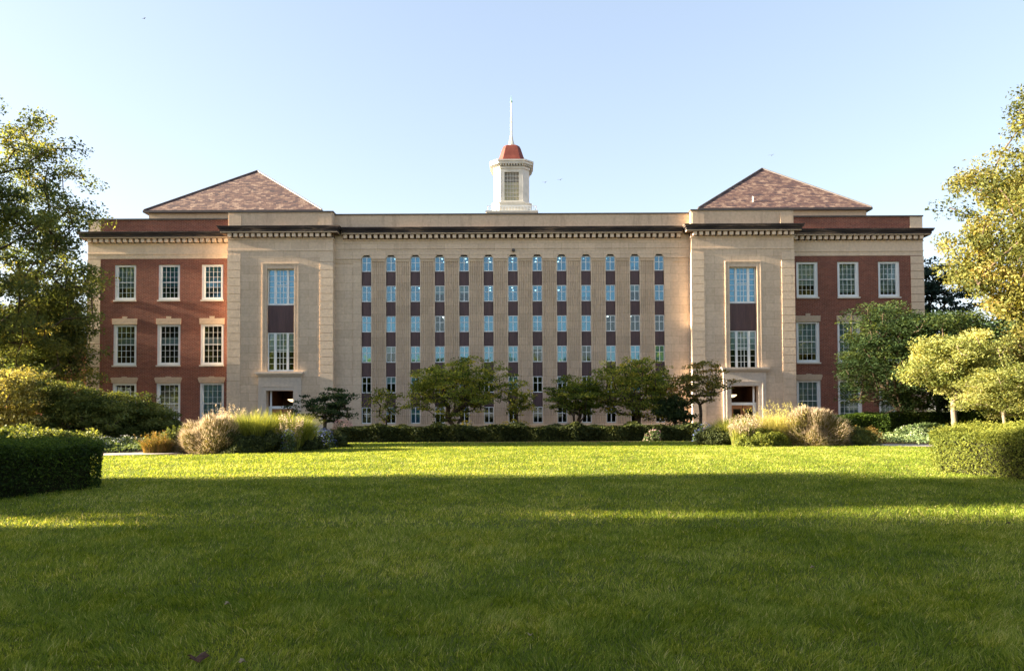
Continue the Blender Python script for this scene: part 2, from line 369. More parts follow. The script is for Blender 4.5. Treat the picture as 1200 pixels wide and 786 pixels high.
def grass_clump(name, label, base, r, h, n, mat, spread=.6, width=.012, plume=None, nplume=0, seed=3, droop=.35, cat='ornamental grass', group=None, pl_len=.25, pl_size=.03, pl_per=14):
    global RNG; keep = RNG; RNG = np.random.default_rng(seed)
    rx, ry = r if isinstance(r, tuple) else (r, r)
    def gen(n, hs):
        a = RNG.uniform(0, 6.28, n); q = np.sqrt(RNG.random(n))
        P = np.stack([np.cos(a)*q*rx*.7, np.sin(a)*q*ry*.7, np.zeros(n)], 1)
        H = h*hs*RNG.uniform(.55,1.08,n)*(1-.25*q**2)
        aa = a + RNG.normal(size=n)*.8; D = np.stack([np.cos(aa), np.sin(aa)],1)*(spread*H*(.25+.75*q)*RNG.uniform(.4,1.1,n))[:,None]
        return P, H, D
    o = thing(name, base, label, cat, group)
    P, H, D = gen(n, 1.0); V, F, k, _ = blades(P, H, D, droop*RNG.uniform(.5,1.3,n), width)
    link('foliage', np_mesh('foliage', V, F, G[mat], np.repeat((.5+RNG.normal(size=n)*.25).clip(0,1), k)), o)
    if plume:
        P, H, D = gen(nplume, 1.12); H *= 1.05; V, F, k, T = blades(P, H, D, .12*np.ones(nplume), width*.4)
        # plume tufts strung along the last part of each stem
        m = pl_per; tt = RNG.random((nplume, m))*pl_len; dirn = np.concatenate([D*.8, (H*.8)[:,None]],1); dirn = unit(dirn)
        C = T[:,None] - dirn[:,None]*tt[...,None] + RNG.normal(size=(nplume,m,3))*pl_size*.8
        V2, F2 = leaf_cards(C.reshape(-1,3), pl_size, .2, .4)
        VV = np.concatenate([V, V2]); FF = np.concatenate([F, F2+len(V)])
        tv = np.concatenate([np.full(len(V), .1), np.repeat((.5+RNG.normal(size=nplume*m)*.25).clip(0,1), 4)])
        link('plumes', np_mesh('plumes', VV, FF, G[plume], tv), o)
    RNG = keep; return o
def mound(name, label, base, r, h, n, mat, leaf=.04, seed=5, cat='shrub', flowers=None, nf=0, fsize=.03, aspect=.5, group=None, lumps=.28, top=0, sprig=None, core=True, tbase=.5, up=.3, box=0., smat=None):
    """low shrub: leaves through the outer shell of a lumpy dome over a dark twig core. box>0 squares it off"""
    global RNG; keep = RNG; RNG = np.random.default_rng(seed)
    rx, ry = r if isinstance(r, tuple) else (r, r)
    o = thing(name, base, label, cat, group)
    def surf(n, lo=.72):
        D = unit(RNG.normal(size=(n,3))); D[:,2] = np.abs(D[:,2])
        q = (lo + (1-lo)*RNG.random(n)**.5)*lump(D*1.3, 9, lumps, seed)
        P = D*q[:,None]
        if box: P = np.sign(P)*np.abs(P)**(1-box)
        return P*np.array([rx,ry,h]), D
    P, D = surf(n, .62); P[:,2] = np.maximum(P[:,2], .02)
    V, F = leaf_cards(P, leaf, up, aspect, D)
    lumpt = (lump(D*2.5, 8, .5, seed+1)-1)*.35
    link('foliage', np_mesh('foliage', V, F, G[mat], np.repeat((tbase+lumpt+RNG.normal(size=n)*.2).clip(0,1), 4)), o)
    if core:
        segs = []
        for i in range(26):
            p, d = surf(1, .8); segs.append((np.array([p[0][0]*.12, p[0][1]*.12, 0.]), p[0]*.92, .018, .006))
        V, F = tubes_np(segs, 5); link('stems', np_mesh('stems', V, F, M['bark']), o)
    if flowers:
        P, D = surf(nf*2, .93); kk = RNG.random(len(P)) < (.15+.9*D[:,2]**.7); P = P[kk][:nf]*np.array([1.02,1.02,1.05]); D = D[kk][:nf]; nf = len(P); P = P + RNG.normal(size=P.shape)*.02; V, F = leaf_cards(P, fsize, .6, .9, D)
        link('flowers', np_mesh('flowers', V, F, G[flowers], np.repeat(RNG.random(nf), 4)), o)
    if sprig:
        ns, sl = sprig; P, D = surf(ns, .93)
        H = sl*RNG.uniform(.5,1.2,ns); V, F, k, _ = blades(P, H*(.35+.65*D[:,2]), D[:,:2]*(H*.8)[:,None], .35*np.ones(ns), .008, 2)
        link('shoots', np_mesh('shoots', V, F, G[smat or mat], np.repeat((.6+RNG.normal(size=ns)*.22).clip(0,1), k)), o)
    RNG = keep; return o
def hedge_poly(name, label, poly, hfun, n, mat, leaf, seed, dens_in=.25, sprigs=0, sl=.1, cat='hedge', bump=.1, tbase=.45):
    """clipped hedge on a ground polygon (counter-clockwise): foliage skin over a solid dark inner mass"""
    global RNG; keep = RNG; RNG = np.random.default_rng(seed)
    poly = np.array(poly, float); c = poly.mean(0); base = (c[0], c[1], 0)
    o = thing(name, base, label, cat); Q = poly-c
    E = np.roll(Q,-1,0)-Q; Ln = np.linalg.norm(E,axis=1)
    def bumpf(x, y, z): return bump*(np.sin(x*3.1+seed)*np.sin(y*2.7+1)+.25*np.sin(x*7+z*5)*np.sin(y*6.3+z*4))
    def inside(P):
        ok = np.ones(len(P), bool)
        for i in range(len(Q)):
            e = E[i]; ok &= (e[0]*(P[:,1]-Q[i,1]) - e[1]*(P[:,0]-Q[i,0])) > 0
        return ok
    # inner mass: polygon prism, shrunk
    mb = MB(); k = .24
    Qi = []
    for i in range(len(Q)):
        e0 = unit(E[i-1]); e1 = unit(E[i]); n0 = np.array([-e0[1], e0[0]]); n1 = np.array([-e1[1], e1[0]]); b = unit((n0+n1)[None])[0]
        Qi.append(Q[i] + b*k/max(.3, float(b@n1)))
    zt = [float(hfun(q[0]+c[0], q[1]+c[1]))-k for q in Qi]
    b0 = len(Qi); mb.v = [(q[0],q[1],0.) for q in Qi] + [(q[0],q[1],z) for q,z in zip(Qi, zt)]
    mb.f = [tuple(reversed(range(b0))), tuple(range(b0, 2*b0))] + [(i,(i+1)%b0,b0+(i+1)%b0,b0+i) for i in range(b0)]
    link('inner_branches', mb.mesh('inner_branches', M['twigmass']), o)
    per = Ln.sum(); H0 = float(hfun(c[0],c[1])); A_side = per*H0
    lo = Q.min(0); hi = Q.max(0); A_top = (hi-lo).prod()*.8
    ns = int(n*A_side/(A_side+A_top)); ntp = n-ns
    i = RNG.choice(len(Q), ns, p=Ln/per); t = RNG.random(ns); P2 = Q[i]+E[i]*t[:,None]; nrm = np.stack([E[i][:,1], -E[i][:,0]],1)/Ln[i][:,None]
    zz = RNG.random(ns)**.9; hh = hfun(P2[:,0]+c[0], P2[:,1]+c[1]); z = zz*hh
    dep = -RNG.random(ns)**1.6*dens_in + bumpf(P2[:,0],P2[:,1],z)*.9 - .10*np.maximum(0,(zz-.85)/.15)**2 - .05*(1-zz)
    P = np.concatenate([P2+nrm*dep[:,None], z[:,None]],1); OUT = np.concatenate([nrm, np.zeros((ns,1))],1)
    T = RNG.random((ntp*4,2))*(hi-lo)+lo; T = T[inside(T)][:ntp]; ht = hfun(T[:,0]+c[0],T[:,1]+c[1])
    zt = ht - RNG.random(len(T))**1.6*dens_in*.9 + bumpf(T[:,0],T[:,1],0*ht)
    P = np.concatenate([P, np.concatenate([T, zt[:,None]],1)]); OUT = np.concatenate([OUT, np.tile([0,0,1.],(len(T),1))])
    V, F = leaf_cards(P, leaf, .15, .42, OUT)
    pt = .3*np.sin(P[:,0]*1.9+seed)*np.sin(P[:,1]*1.7+P[:,2]*2.2)
    link('foliage', np_mesh('foliage', V, F, G[mat], np.repeat((tbase+pt*.6+RNG.normal(size=len(P))*.2).clip(0,1),4)), o)
    if sprigs:
        T = RNG.random((sprigs*4,2))*(hi-lo)+lo; T = T[inside(T)][:sprigs]; m = len(T)
        B = np.concatenate([T, (hfun(T[:,0]+c[0],T[:,1]+c[1])-.05+bumpf(T[:,0],T[:,1],0))[:,None]],1)
        a = RNG.uniform(0,6.28,m); H = sl*RNG.uniform(.3,1.2,m)*RNG.choice([1,1,1,1.7],m)
        stems_V = []
        K = 7; tt = np.linspace(.1,1,K); D = np.stack([np.cos(a),np.sin(a)],1)*(H*.5)[:,None]
        C = B[:,None] + np.concatenate([D[:,None]*tt[None,:,None], (H[:,None]*tt[None])[...,None]],2) + RNG.normal(size=(m,K,3))*.008
        V, F = leaf_cards(C.reshape(-1,3), leaf*.75, .1, .35)
        link('shoots', np_mesh('shoots', V, F, G[mat], np.repeat((.65+RNG.normal(size=m*K)*.18).clip(0,1),4)), o)
    RNG = keep; return o
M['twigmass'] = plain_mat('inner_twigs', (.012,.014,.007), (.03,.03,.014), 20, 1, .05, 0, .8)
M['wood_dim'] = plain_mat('hall_panelling', (.10,.045,.02), (.16,.075,.035), 1.5, .7)
M['pane_dark'] = plain_mat('dark_window_glass', (.02,.024,.028), (.05,.055,.06), 1, .15, .6)
M['dentil_shade'] = plain_mat('dentil_shade_limestone', (.09,.06,.045), (.17,.115,.08), 2, .95)  # darker stone: shade between the dentils and under the soffit put into the colour
# ================================================================== THE LIBRARY
LIB = thing('library_building', (0,55,0), 'long tan limestone and red brick library with a white cupola behind the lawn', 'building')
YC, YP, YW = 55.0, 54.4, 56.0
PITCH, OX, WW = 1.823, .1, .73
colx = [OX+(i-6)*PITCH for i in range(13)]
hw = WW/2
tierz = [.62+2.268*k for k in range(6)]                # window bottoms
PT = 12.70                                             # top of the fluted piers
# --- piers with real flutes
mb = MB()
for i in range(12):
    x0, x1 = colx[i]+hw, colx[i+1]-hw; w = x1-x0; nfl = 7; mar = .07; fw = (w-2*mar)/nfl
    pts = [(x0,YC+.42),(x0,YC)]
    for k in range(nfl):
        a = x0+mar+k*fw
        pts += [(a+.022,YC),(a+.028,YC+.05),(a+fw/2,YC+.075),(a+fw-.028,YC+.05),(a+fw-.022,YC)]
    pts += [(x1,YC),(x1,YC+.42)]
    mb.prism_z(pts, .5, PT)                            # pts run counter-clockwise seen from above
for sx in (-1,1):                                      # end piers with recessed panels
    xa, xb = (colx[0]-hw, -13.2) if sx < 0 else (colx[12]+hw, 13.3)
    lo, hi = min(xa,xb), max(xa,xb); inner = hi if sx < 0 else lo
    if sx < 0: mb.box(hi-.62, hi, YC, YC+.42, .5, PT); mb.box(lo, hi-.62, YC+.06, YC+.42, .5, PT-.12); mb.box(lo, hi-.62, YC, YC+.42, PT-.12, PT)
    else: mb.box(lo, lo+.62, YC, YC+.42, .5, PT); mb.box(lo+.62, hi, YC+.06, YC+.42, .5, PT-.12); mb.box(lo+.62, hi, YC, YC+.42, PT-.12, PT)
part('pier_wall', mb, M['stone'], LIB)
# --- architrave above and between the window heads
mb = MB()
edges = [-13.2]+[c+s*hw for c in colx for s in (-1,1)]+[13.3]
for i in range(0, len(edges), 2):
    a, b = edges[i], edges[i+1]
    mb.box(a, b, YC-.03, YC+.42, PT+.002, 12.86); mb.box(a, b, YC-.09, YC+.42, 12.862, 12.96); mb.box(a, b, YC-.005, YC+.42, 12.962, 13.18)
mb.box(-13.2,13.3,YC-.02,YC+.42,13.182,13.62); mb.box(-13.2,13.3,YC-.06,YC+.42,13.622,13.69); mb.box(-13.2,13.3,YC,YC+.42,13.692,14.9)
part('architrave', mb, M['stone'], LIB)
# --- base course with small vents
mb = MB(); vents = [-8.45,-6.9,-9.3+18.0, 10.15, 4.6]
xs = sorted(vents); cur = -13.2
for v_ in xs:
    mb.box(cur, v_-.36, YC-.06, YC+.42, 0, .38); cur = v_+.36
mb.box(cur, 13.3, YC-.06, YC+.42, 0, .38)
mb.box(-13.2,13.3,YC-.06,YC+.42,.38,.44); mb.box(-13.2,13.3,YC-.12,YC+.42,.442,.53)
part('base_course', mb, M['stone_plain'], LIB)
for v_ in xs:
    mb = MB(); mb.box(v_-.36,v_+.36,YC+.1,YC+.14,.02,.38)
    for k in range(5): mb.box(v_-.3+k*.15-.012, v_-.3+k*.15+.012, YC+.06, YC+.09, .02, .38)
    part('basement_vent', mb, M['coping'], LIB)
# --- cornice builder
def cornice(x0, x1, y, ret_l, ret_r, zb=14.35, pitch=.455):
    """bed mould, dentils, corona; returns to the wall behind on the ends where it turns"""
    st, so, de, bk = MB(), MB(), MB(), MB()
    def run(m, pr, z0, z1): m.box(x0-(pr if ret_l else 0), x1+(pr if ret_r else 0), y-pr, y+.5, z0, z1)
    run(st, .06, zb-.08, zb+.0); run(bk, .03, zb+.002, zb+.30); run(bk, .40, zb+.302, zb+.335); run(st, .42, zb+.337, zb+.40)
    run(so, .46, zb+.402, zb+.60); run(so, .56, zb+.602, zb+.72); run(so, .62, zb+.722, zb+.80)
    n = int((x1-x0)/pitch)
    for i in range(n+1):
        cx = x0+(x1-x0)*(i+.5)/(n+1); de.box(cx-.13, cx+.13, y-.33, y-.031, zb+.04, zb+.30)
    part('cornice', so, M['soot'], LIB); part('dentil_bed', bk, M['dentil_shade'], LIB); part('bed_moulding', st, M['stone_plain'], LIB); tag(part('dentil_moulding', de, M['stone_plain'], LIB))
cornice(-13.2+.62, 13.3-.62, YC, False, False)
# --- central parapet
mb = MB(); mb.box(-13.2,13.3,YC-.02,YC+.4,14.9+.02,16.18)
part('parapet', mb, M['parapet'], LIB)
mb = MB(); mb.box(-13.2,13.3,YC-.09,YC+.47,16.182,16.27); part('coping', mb, M['coping'], LIB)
# --- pavilions
def wall_holes(mb, x0, x1, z0, z1, y, dep, holes):
    xs = sorted({x0,x1}|{h[0] for h in holes}|{h[1] for h in holes}); zs = sorted({z0,z1}|{h[2] for h in holes}|{h[3] for h in holes})
    for a,b in zip(xs, xs[1:]):
        for c,d in zip(zs, zs[1:]):
            if any(h[0]-1e-6 <= a and b <= h[1]+1e-6 and h[2]-1e-6 <= c and d <= h[3]+1e-6 for h in holes): continue
            mb.poly([(a,y,c),(b,y,c),(b,y,d),(a,y,d)])
    for h in holes:
        a,b,c,d = h
        mb.poly([(a,y,c),(a,y,d),(a,y+dep,d),(a,y+dep,c)]); mb.poly([(b,y,c),(b,y+dep,c),(b,y+dep,d),(b,y,d)])
        mb.poly([(a,y,d),(b,y,d),(b,y+dep,d),(a,y+dep,d)]); mb.poly([(a,y,c),(a,y+dep,c),(b,y+dep,c),(b,y,c)])
    mb.poly([(x0,y,z0),(x0,y,z1),(x0,y+dep+3,z1),(x0,y+dep+3,z0)]); mb.poly([(x1,y,z0),(x1,y+dep+3,z0),(x1,y+dep+3,z1),(x1,y,z1)])
    mb.poly([(x0,y,z1),(x1,y,z1),(x1,y+dep+3,z1),(x0,y+dep+3,z1)])
def pavilion(sx, x0, x1, cx, dz):
    a, b = cx-1.0, cx+1.0; dt = 3.08+dz
    mb = MB(); wall_holes(mb, x0, x1, 0, 14.9, YP, .5, [(a,b,4.5,12.08),(a,b,0,dt)])
    part('pavilion_wall', mb, M['stone'], LIB)
    mb = MB()                                           # frieze line and window surround
    mb.box(x0-.03,x1+.03,YP-.035,YP+.002,13.4,13.52)
    for s in (-1,1):
        for (o1,o2,pr) in ((1.02,1.10,.03),(1.26,1.34,.04)):
            u, w_ = sorted((cx+s*o1, cx+s*o2)); mb.box(u, w_, YP-pr, YP+.002, 4.56, 12.42)
    mb.box(cx-1.34,cx+1.34,YP-.05,YP+.002,12.422,12.5); part('window_surround', mb, M['stone_plain'], LIB)
    for s in (0,1):                                     # quoins
        q0, q1 = (x0-.03, x0+.93) if s == 0 else (x1-.93, x1+.03)
        mb = MB(); z = .3
        while z+.55 < 13.38: mb.box(q0, q1, YP-.035, YP+.3, z, z+.55); z += .585
        part('quoin_strip', mb, M['stone_plain'], LIB)
    cornice(x0, x1, YP, True, True)
    mb = MB(); mb.box(x0,x1,YP-.02,YP+.9,14.92,16.25)
    for q in (x0+.08, x1-.98): mb.box(q, q+.9, YP-.07, YP-.018, 15.2, 16.1)
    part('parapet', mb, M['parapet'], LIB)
    mb = MB(); mb.box(x0-.06,x1+.06,YP-.1,YP+.95,16.252,16.34); part('coping', mb, M['coping'], LIB)
    # tall window pair and the dark panel between
    for z0, z1 in ((9.41,12.08),(4.5,7.37)):
        w = side_light_window(z1-z0); o = link('window', w, LIB, (cx, YP+.3, z0))
        g = MB().box(-.94,.94,.052,.058,.06,z1-z0-.06); link('pane', g.mesh('pane', M['glass_blue' if z0 > 9 else 'glass']), o, (cx,YP+.3,z0))
        bl = MB().box(-.93,.93,.16,.165,(.08 if z0 > 9 else 1.45),z1-z0-.05); link('blind', bl.mesh('blind', M['blind_blue' if z0 > 9 else 'blind']), o, (cx,YP+.3,z0))
    mb = MB(); mb.box(a+.01,b-.01,YP+.26,YP+.34,7.39,9.39); part('spandrel_panel', mb, M['spandrel'], LIB)
    # stone portal
    mb = MB(); dzz = dz
    mb.box(cx-1.57,a-.002,YP-.13,YP+.001,0,4.1+dzz); mb.box(b+.002,cx+1.57,YP-.13,YP+.001,0,4.1+dzz); mb.box(a-.002,b+.002,YP-.13,YP+.001,dt,4.1+dzz)
    for q0,q1 in ((a-.36,a-.28),(b+.28,b+.36)): mb.box(q0,q1,YP-.16,YP-.131,0,dt+.28)
    mb.box(a-.36,b+.36,YP-.16,YP-.131,dt+.281,dt+.36)
    mb.box(cx-1.6,cx+1.6,YP-.19,YP+.001,4.102+dzz,4.2+dzz); mb.box(cx-1.68,cx+1.68,YP-.30,YP+.001,4.202+dzz,4.3+dzz); mb.box(cx-1.75,cx+1.75,YP-.38,YP+.001,4.302+dzz,4.44+dzz)
    por = part('portal', mb, M['portal'], LIB)
    mb = MB(); mb.box(a,b,YP+.5,YP+4.0,dt+.01,dt+.05); mb.box(a-1,b+1,YP+4.0,YP+4.05,0,dt+.6); mb.box(a-.05,a-.002,YP+.5,YP+4,0,dt); mb.box(b+.002,b+.05,YP+.5,YP+4,0,dt)
    part('entrance_hall', mb, M['wood_dim'], LIB)
    mb = MB(); t0 = 1.75+dz*.6
    mb.box(a+.02,b-.02,YP+.42,YP+.5,t0,t0+.2); mb.box(a+.02,a+.12,YP+.42,YP+.5,.0,t0); mb.box(b-.12,b-.02,YP+.42,YP+.5,.0,t0)
    q = (b-.28, b-.16) if sx > 0 else (a+.16, a+.28)
    mb.box(q[0],q[1],YP+.34,YP+.42,0,dt)
    fr = part('door_frame', mb, M['white'], LIB)
    for s in (0,1):
        d0 = cx-.84+s*.86; mb = MB(); mb.box(d0,d0+.82,YP+.47,YP+.52,t0-.28,t0-.01); mb.box(d0,d0+.14,YP+.47,YP+.52,.05,t0-.281); mb.box(d0+.68,d0+.82,YP+.47,YP+.52,.05,t0-.281); mb.box(d0+.141,d0+.679,YP+.47,YP+.52,.05,.4)
        dr = part('door', mb, M['wood'], LIB); g = MB().box(d0+.141,d0+.679,YP+.49,YP+.5,.401,t0-.282); part('pane', g, M['glass'], dr)
        h = MB().tube((d0+(.75 if s == 0 else .07),YP+.44,.85),(d0+(.75 if s == 0 else .07),YP+.44,1.15),.015,.015); part('handle', h, M['coping'], dr)
    lx = cx+(.45 if sx < 0 else -.45)
    mb = MB(); mb.lathe(lx, YP+1.5, [(.02,2.26+dz),(.16,2.3+dz),(.3,2.40+dz),(.33,2.47+dz)], 16); lp = part('pendant_bowl', mb, M['bowl'], LIB)
    mb = MB(); mb.tube((lx,YP+1.5,2.47+dz),(lx,YP+1.5,3.1+dz),.012,.012); part('rod', mb, M['coping'], lp)
    mb = MB()
    for k in range(3): mb.box(cx-2.2+k*.0, cx+2.2, YP-1.6+k*.35, YP-.4, .0+k*.12, .12+k*.12)
    part('step', mb, M['portal'], LIB)

def side_light_window(h):
    mb = MB(); y0, y1 = 0, .1; t = .07
    mb.box(-1,-1+t,y0,y1,0,h); mb.box(1-t,1,y0,y1,0,h); mb.box(-1+t,1-t,y0,y1,h-.07,h); mb.box(-1+t,1-t,y0-.03,y1,0,.13)
    for s in (-1,1):
        m0, m1 = sorted((s*.55, s*.40)); mb.box(m0,m1,y0-.02,y1,.13,h-.07)
    mb.box(-.40,.40,y0+.02,y1-.005,h*.56-.025,h*.56+.025)
    for s in (-1,1): mb.box(*sorted((s*.40,s*.365)), y0+.02, y1-.01, .13, h-.07)
    for k in (1,2): x = -.365+.73*k/3; mb.box(x-.02,x+.02,y0+.03,y1-.04,.13,h-.07)
    nr = 6
    for k in range(1,nr):
        z = .13+(h-.2)*k/nr; mb.box(-.365,.365,y0+.032,y1-.042,z-.018,z+.018)
        for s in (-1,1): mb.box(*sorted((s*.93,s*.55)), y0+.032, y1-.042, z-.016, z+.016)
    return mb.mesh('window', M['white'])
pavilion(-1, -20.95, -13.2, -17.06, 0); pavilion(1, 13.3, 20.88, 17.1, .2)
# --- strip windows and spandrels
def strip_window(h):
    mb = MB(); t = .045
    mb.box(-hw+.01,-hw+.01+t,0,.07,0,h); mb.box(hw-.01-t,hw-.01,0,.07,0,h); mb.box(-hw+.01+t,hw-.01-t,0,.07,h-t,h); mb.box(-hw+.01+t,hw-.01-t,-.02,.07,0,.06)
    mb.box(-.026,.026,.01,.06,.06,h-t); mb.box(-hw+.05,-.027,.012,.06,h*.60-.02,h*.60+.02); mb.box(.027,hw-.05,.012,.06,h*.60-.02,h*.60+.02)
    return mb.mesh('window', M['white'])
sw = strip_window(1.2); swt = strip_window(1.10)
# how each window reads: b blind down, B cool blind, c clear blue glass, d dark, h half blind, w warm dark
rows = ["dhbddddddddhd", "whbhbhbdhdhbb", "bhbBBbbdBwbbb", "bbBwBBbBbbddd", "ccchhccccBBhc", "ccBccccccccBc"]
rng = random.Random(3)
paneB = MB().box(-hw+.05,hw-.05,.034,.04,.06,1.16).mesh('pane', M['glass_blue']); paneD = MB().box(-hw+.05,hw-.05,.034,.04,.06,1.16).mesh('pane', M['glass'])
for k, z in enumerate(tierz):
    hgt = 1.10 if k == 5 else 1.2
    for i, x in enumerate(colx):
        at = (x, YC+.15, z); o = link('window', swt if k == 5 else sw, LIB, at)
        ch = rows[k][i]
        link('pane', paneD if ch in 'dwh' else paneB, o, at)
        lowz = {'b': .08, 'B': .06, 'h': .5+rng.random()*.3, 'c': None, 'd': None, 'w': None}[ch]
        if ch in 'cd' and rng.random() < .25: lowz = .95
        if lowz is not None:
            if ch == 'B' and rng.random() < .5: lowz = .35
            mb = MB().box(-hw+.03,hw-.03,.12,.125,lowz,hgt-.01); link('blind', mb.mesh('blind', M[rng.choice(['blind_blue','blind_blue','blind_pale'] if ch == 'B' or k > 3 else ['blind','blind_pale','blind_blue'])]), o, at)
    if k < 5:
        for x in colx:
            mb = MB(); mb.box(x-hw+.012,x+hw-.012,YC+.16,YC+.3,z+1.205,z+2.262)
            mb.box(x-hw+.03,x-hw+.06,YC+.145,YC+.1595,z+1.24,z+2.22); mb.box(x+hw-.06,x+hw-.03,YC+.145,YC+.1595,z+1.24,z+2.22)
            part('spandrel_panel', mb, M['spandrel'], LIB)
mb = MB(); mc = MB()
for x in colx:
    mb.box(x-hw+.006,x+hw-.006,YC+.16,YC+.34,13.064,13.176)  # dark panel stands for the shade under each deep window head
    for s in (-1,1): mc.prism_y([(x+s*(hw-.002),12.97),(x+s*(hw-.002),13.178),(x+s*(hw-.17),13.178)][::(1 if s > 0 else -1)], YC+.004, YC+.155)
part('security_camera', MB().lathe(.15,YC-.14,[(.02,13.36),(.1,13.40),(.12,13.48),(.09,13.58),(.02,13.6)],10).box(.12,.18,YC-.13,YC-.021,13.50,13.56), M['coping'], LIB)
part('head_shade_panel', mb, M['coping'], LIB); part('head_corner', mc, M['stone_plain'], LIB)
mb = MB()
for x in colx: mb.box(x-hw+.004,x+hw-.004,YC+.02,YC+.4,.532,.60)
part('window_sill', mb, M['stone_plain'], LIB)
# --- book-stack floors behind the strip windows, with their ceiling lamps
mb = MB(); ml = MB()
for k, z in enumerate(tierz): mb.box(-12.9,13.0,YC+.5,YC+8,z+1.4,z+1.5)
part('stack_floor', mb, M['ceil'], LIB)
mb = MB(); mb.box(-12.9,13.0,YC+8,YC+8.1,0,14.5); mb.box(-13.0,-12.9,YC+.5,YC+8,0,14.5); mb.box(13.0,13.1,YC+.5,YC+8,0,14.5)
for x in np.arange(-12, 12.5, 1.8): mb.box(x+.9,x+1.2,YC+2.6,YC+7,0,14)
part('book_stack', mb, M['dark'], LIB)
for k, z in enumerate(tierz):
    if k in (0,1): continue
    for i, x in enumerate(colx):
        n = 3 if k >= 3 else (1 if rng.random()<.4 else 0)
        for j in range(n): ml.lathe(x+rng.uniform(-.06,.06)+.0*j, YC+1.0+j*1.25, [(.05,z+1.35),(.06,z+1.39)], 8)
tag(part('ceiling_lamp', ml, M['lamp'], LIB), kind='stuff')
# --- wings
WZ = [(.5,3.73),(5.02,8.19),(9.97,12.74)]; WWID = [1.84,1.78,1.65]
def wing(x0, x1, wx, outer):                            # outer = x of the free corner
    holes = []
    for cx in wx:
        for (z0,z1),w in zip(WZ, WWID): holes.append((cx-w/2, cx+w/2, z0, z1))
    mb = MB(); wall_holes(mb, min(x0,x1), max(x0,x1), 0, 13.18, YW, .5, holes)
    mb.box(min(x0,x1), max(x0,x1), YW+3.2, YW+20, 0, 14.9) if False else None
    part('brick_wall', mb, M['brick'], LIB)
    lo, hi = min(x0,x1), max(x0,x1)
    mb = MB(); mb.box(lo,hi,YW-.04,YW+18,13.182,13.5); mb.box(lo-.02,hi+.02,YW-.08,YW+18,13.502,13.6); mb.box(lo,hi,YW-.03,YW+18,13.602,14.9)
    part('frieze', mb, M['stone_plain'], LIB)
    s = -1 if outer < 0 else 1
    mb = MB(); z = .3; q0, q1 = sorted((outer+s*.04, outer-s*.95))
    while z+.55 < 13.17: mb.box(q0,q1,YW-.045,YW+.9,z,z+.55); z += .585
    part('quoin_strip', mb, M['stone_plain'], LIB)
    mb = MB(); ex = outer; e0, e1 = sorted((outer, outer-s*.6)); mb.box(e0+.01,e1-.01,YW+.05,YW+18,0,13.18); part('side_wall', mb, M['brick'], LIB)
    q0, q1 = sorted((outer - s*11.3, outer)); q0, q1 = (outer, -20.96) if s < 0 else (20.89, outer)
    cornice(q0, q1, YW, s < 0, s > 0)
    mb = MB(); a, b = sorted((q0,q1)); c0, c1 = sorted((outer, outer-s*.95))
    b0, b1 = (c1, b) if s < 0 else (a, c0)
    mb.box(b0+.002,b1-.002,YW,YW+.4,15.3,16.15); part('brick_parapet', mb, M['brick'], LIB)
    mb = MB(); mb.box(c0,c1,YW-.03,YW+.9,15.3,16.15); mb.box(a,b,YW-.02,YW+.4,14.92,15.298)
    part('parapet', mb, M['stone_plain'], LIB)
    mb = MB(); mb.box(a-.05,b+.05,YW-.09,YW+.5,16.152,16.25); part('coping', mb, M['coping'], LIB)
def sash_window(w, h, cols=4, rws=6):
    mb = MB(); t = .2; tb = .2
    mb.box(-w/2,-w/2+t,-.03,.14,.07,h); mb.box(w/2-t,w/2,-.03,.14,.07,h); mb.box(-w/2+t,w/2-t,-.03,.14,h-.15,h); mb.box(-w/2+t,w/2-t,-.03,.14,.07,.07+tb)
    iw0, iw1, z0, z1 = -w/2+t, w/2-t, .07+tb, h-.15
    for s in (0,1):
        a = iw0 if s == 0 else iw1-.035; mb.box(a,a+.035,.06,.15,z0,z1)
    zm = (z0+z1)/2; mb.box(iw0+.035,iw1-.035,.05,.15,zm-.03,zm+.03)
    for k in range(1,cols): x = iw0+(iw1-iw0)*k/cols; mb.box(x-.013,x+.013,.085,.12,z0,z1)
    for k in range(1,rws):
        if k*2 == rws: continue
        z = z0+(z1-z0)*k/rws; mb.box(iw0+.035,iw1-.035,.087,.122,z-.012,z+.012)
    return mb.mesh('window', M['white'])
SWM = [sash_window(w, z1-z0) for (z0,z1),w in zip(WZ, WWID)]
def lintel_mesh(w, flared, dark=False):
    mb = MB()
    if flared: mb.prism_y([(-w/2-.0,0),(w/2,0),(w/2+.13,.36),(w/2+.05,.44),(.22,.44),(.17,.0+.5),(-.17,.5),(-.22,.44),(-w/2-.05,.44),(-w/2-.13,.36)], -.06, .02)
    else: mb.prism_y([(-w/2-.04,0),(w/2+.04,0),(w/2+.06,.44),(.16,.44),(.19,.60),(-.19,.60),(-.16,.44),(-w/2-.06,.44)], -.06, .02)
    return mb.mesh('lintel', M['lintel'])
LM = [lintel_mesh(1.84, True), lintel_mesh(1.78, False)]
state = {-1: [["d","d","b"],["m","m","m"],["H","B","T"]], 1: [["L","L","L"],["L","L","L"],["H","L","L"]]}
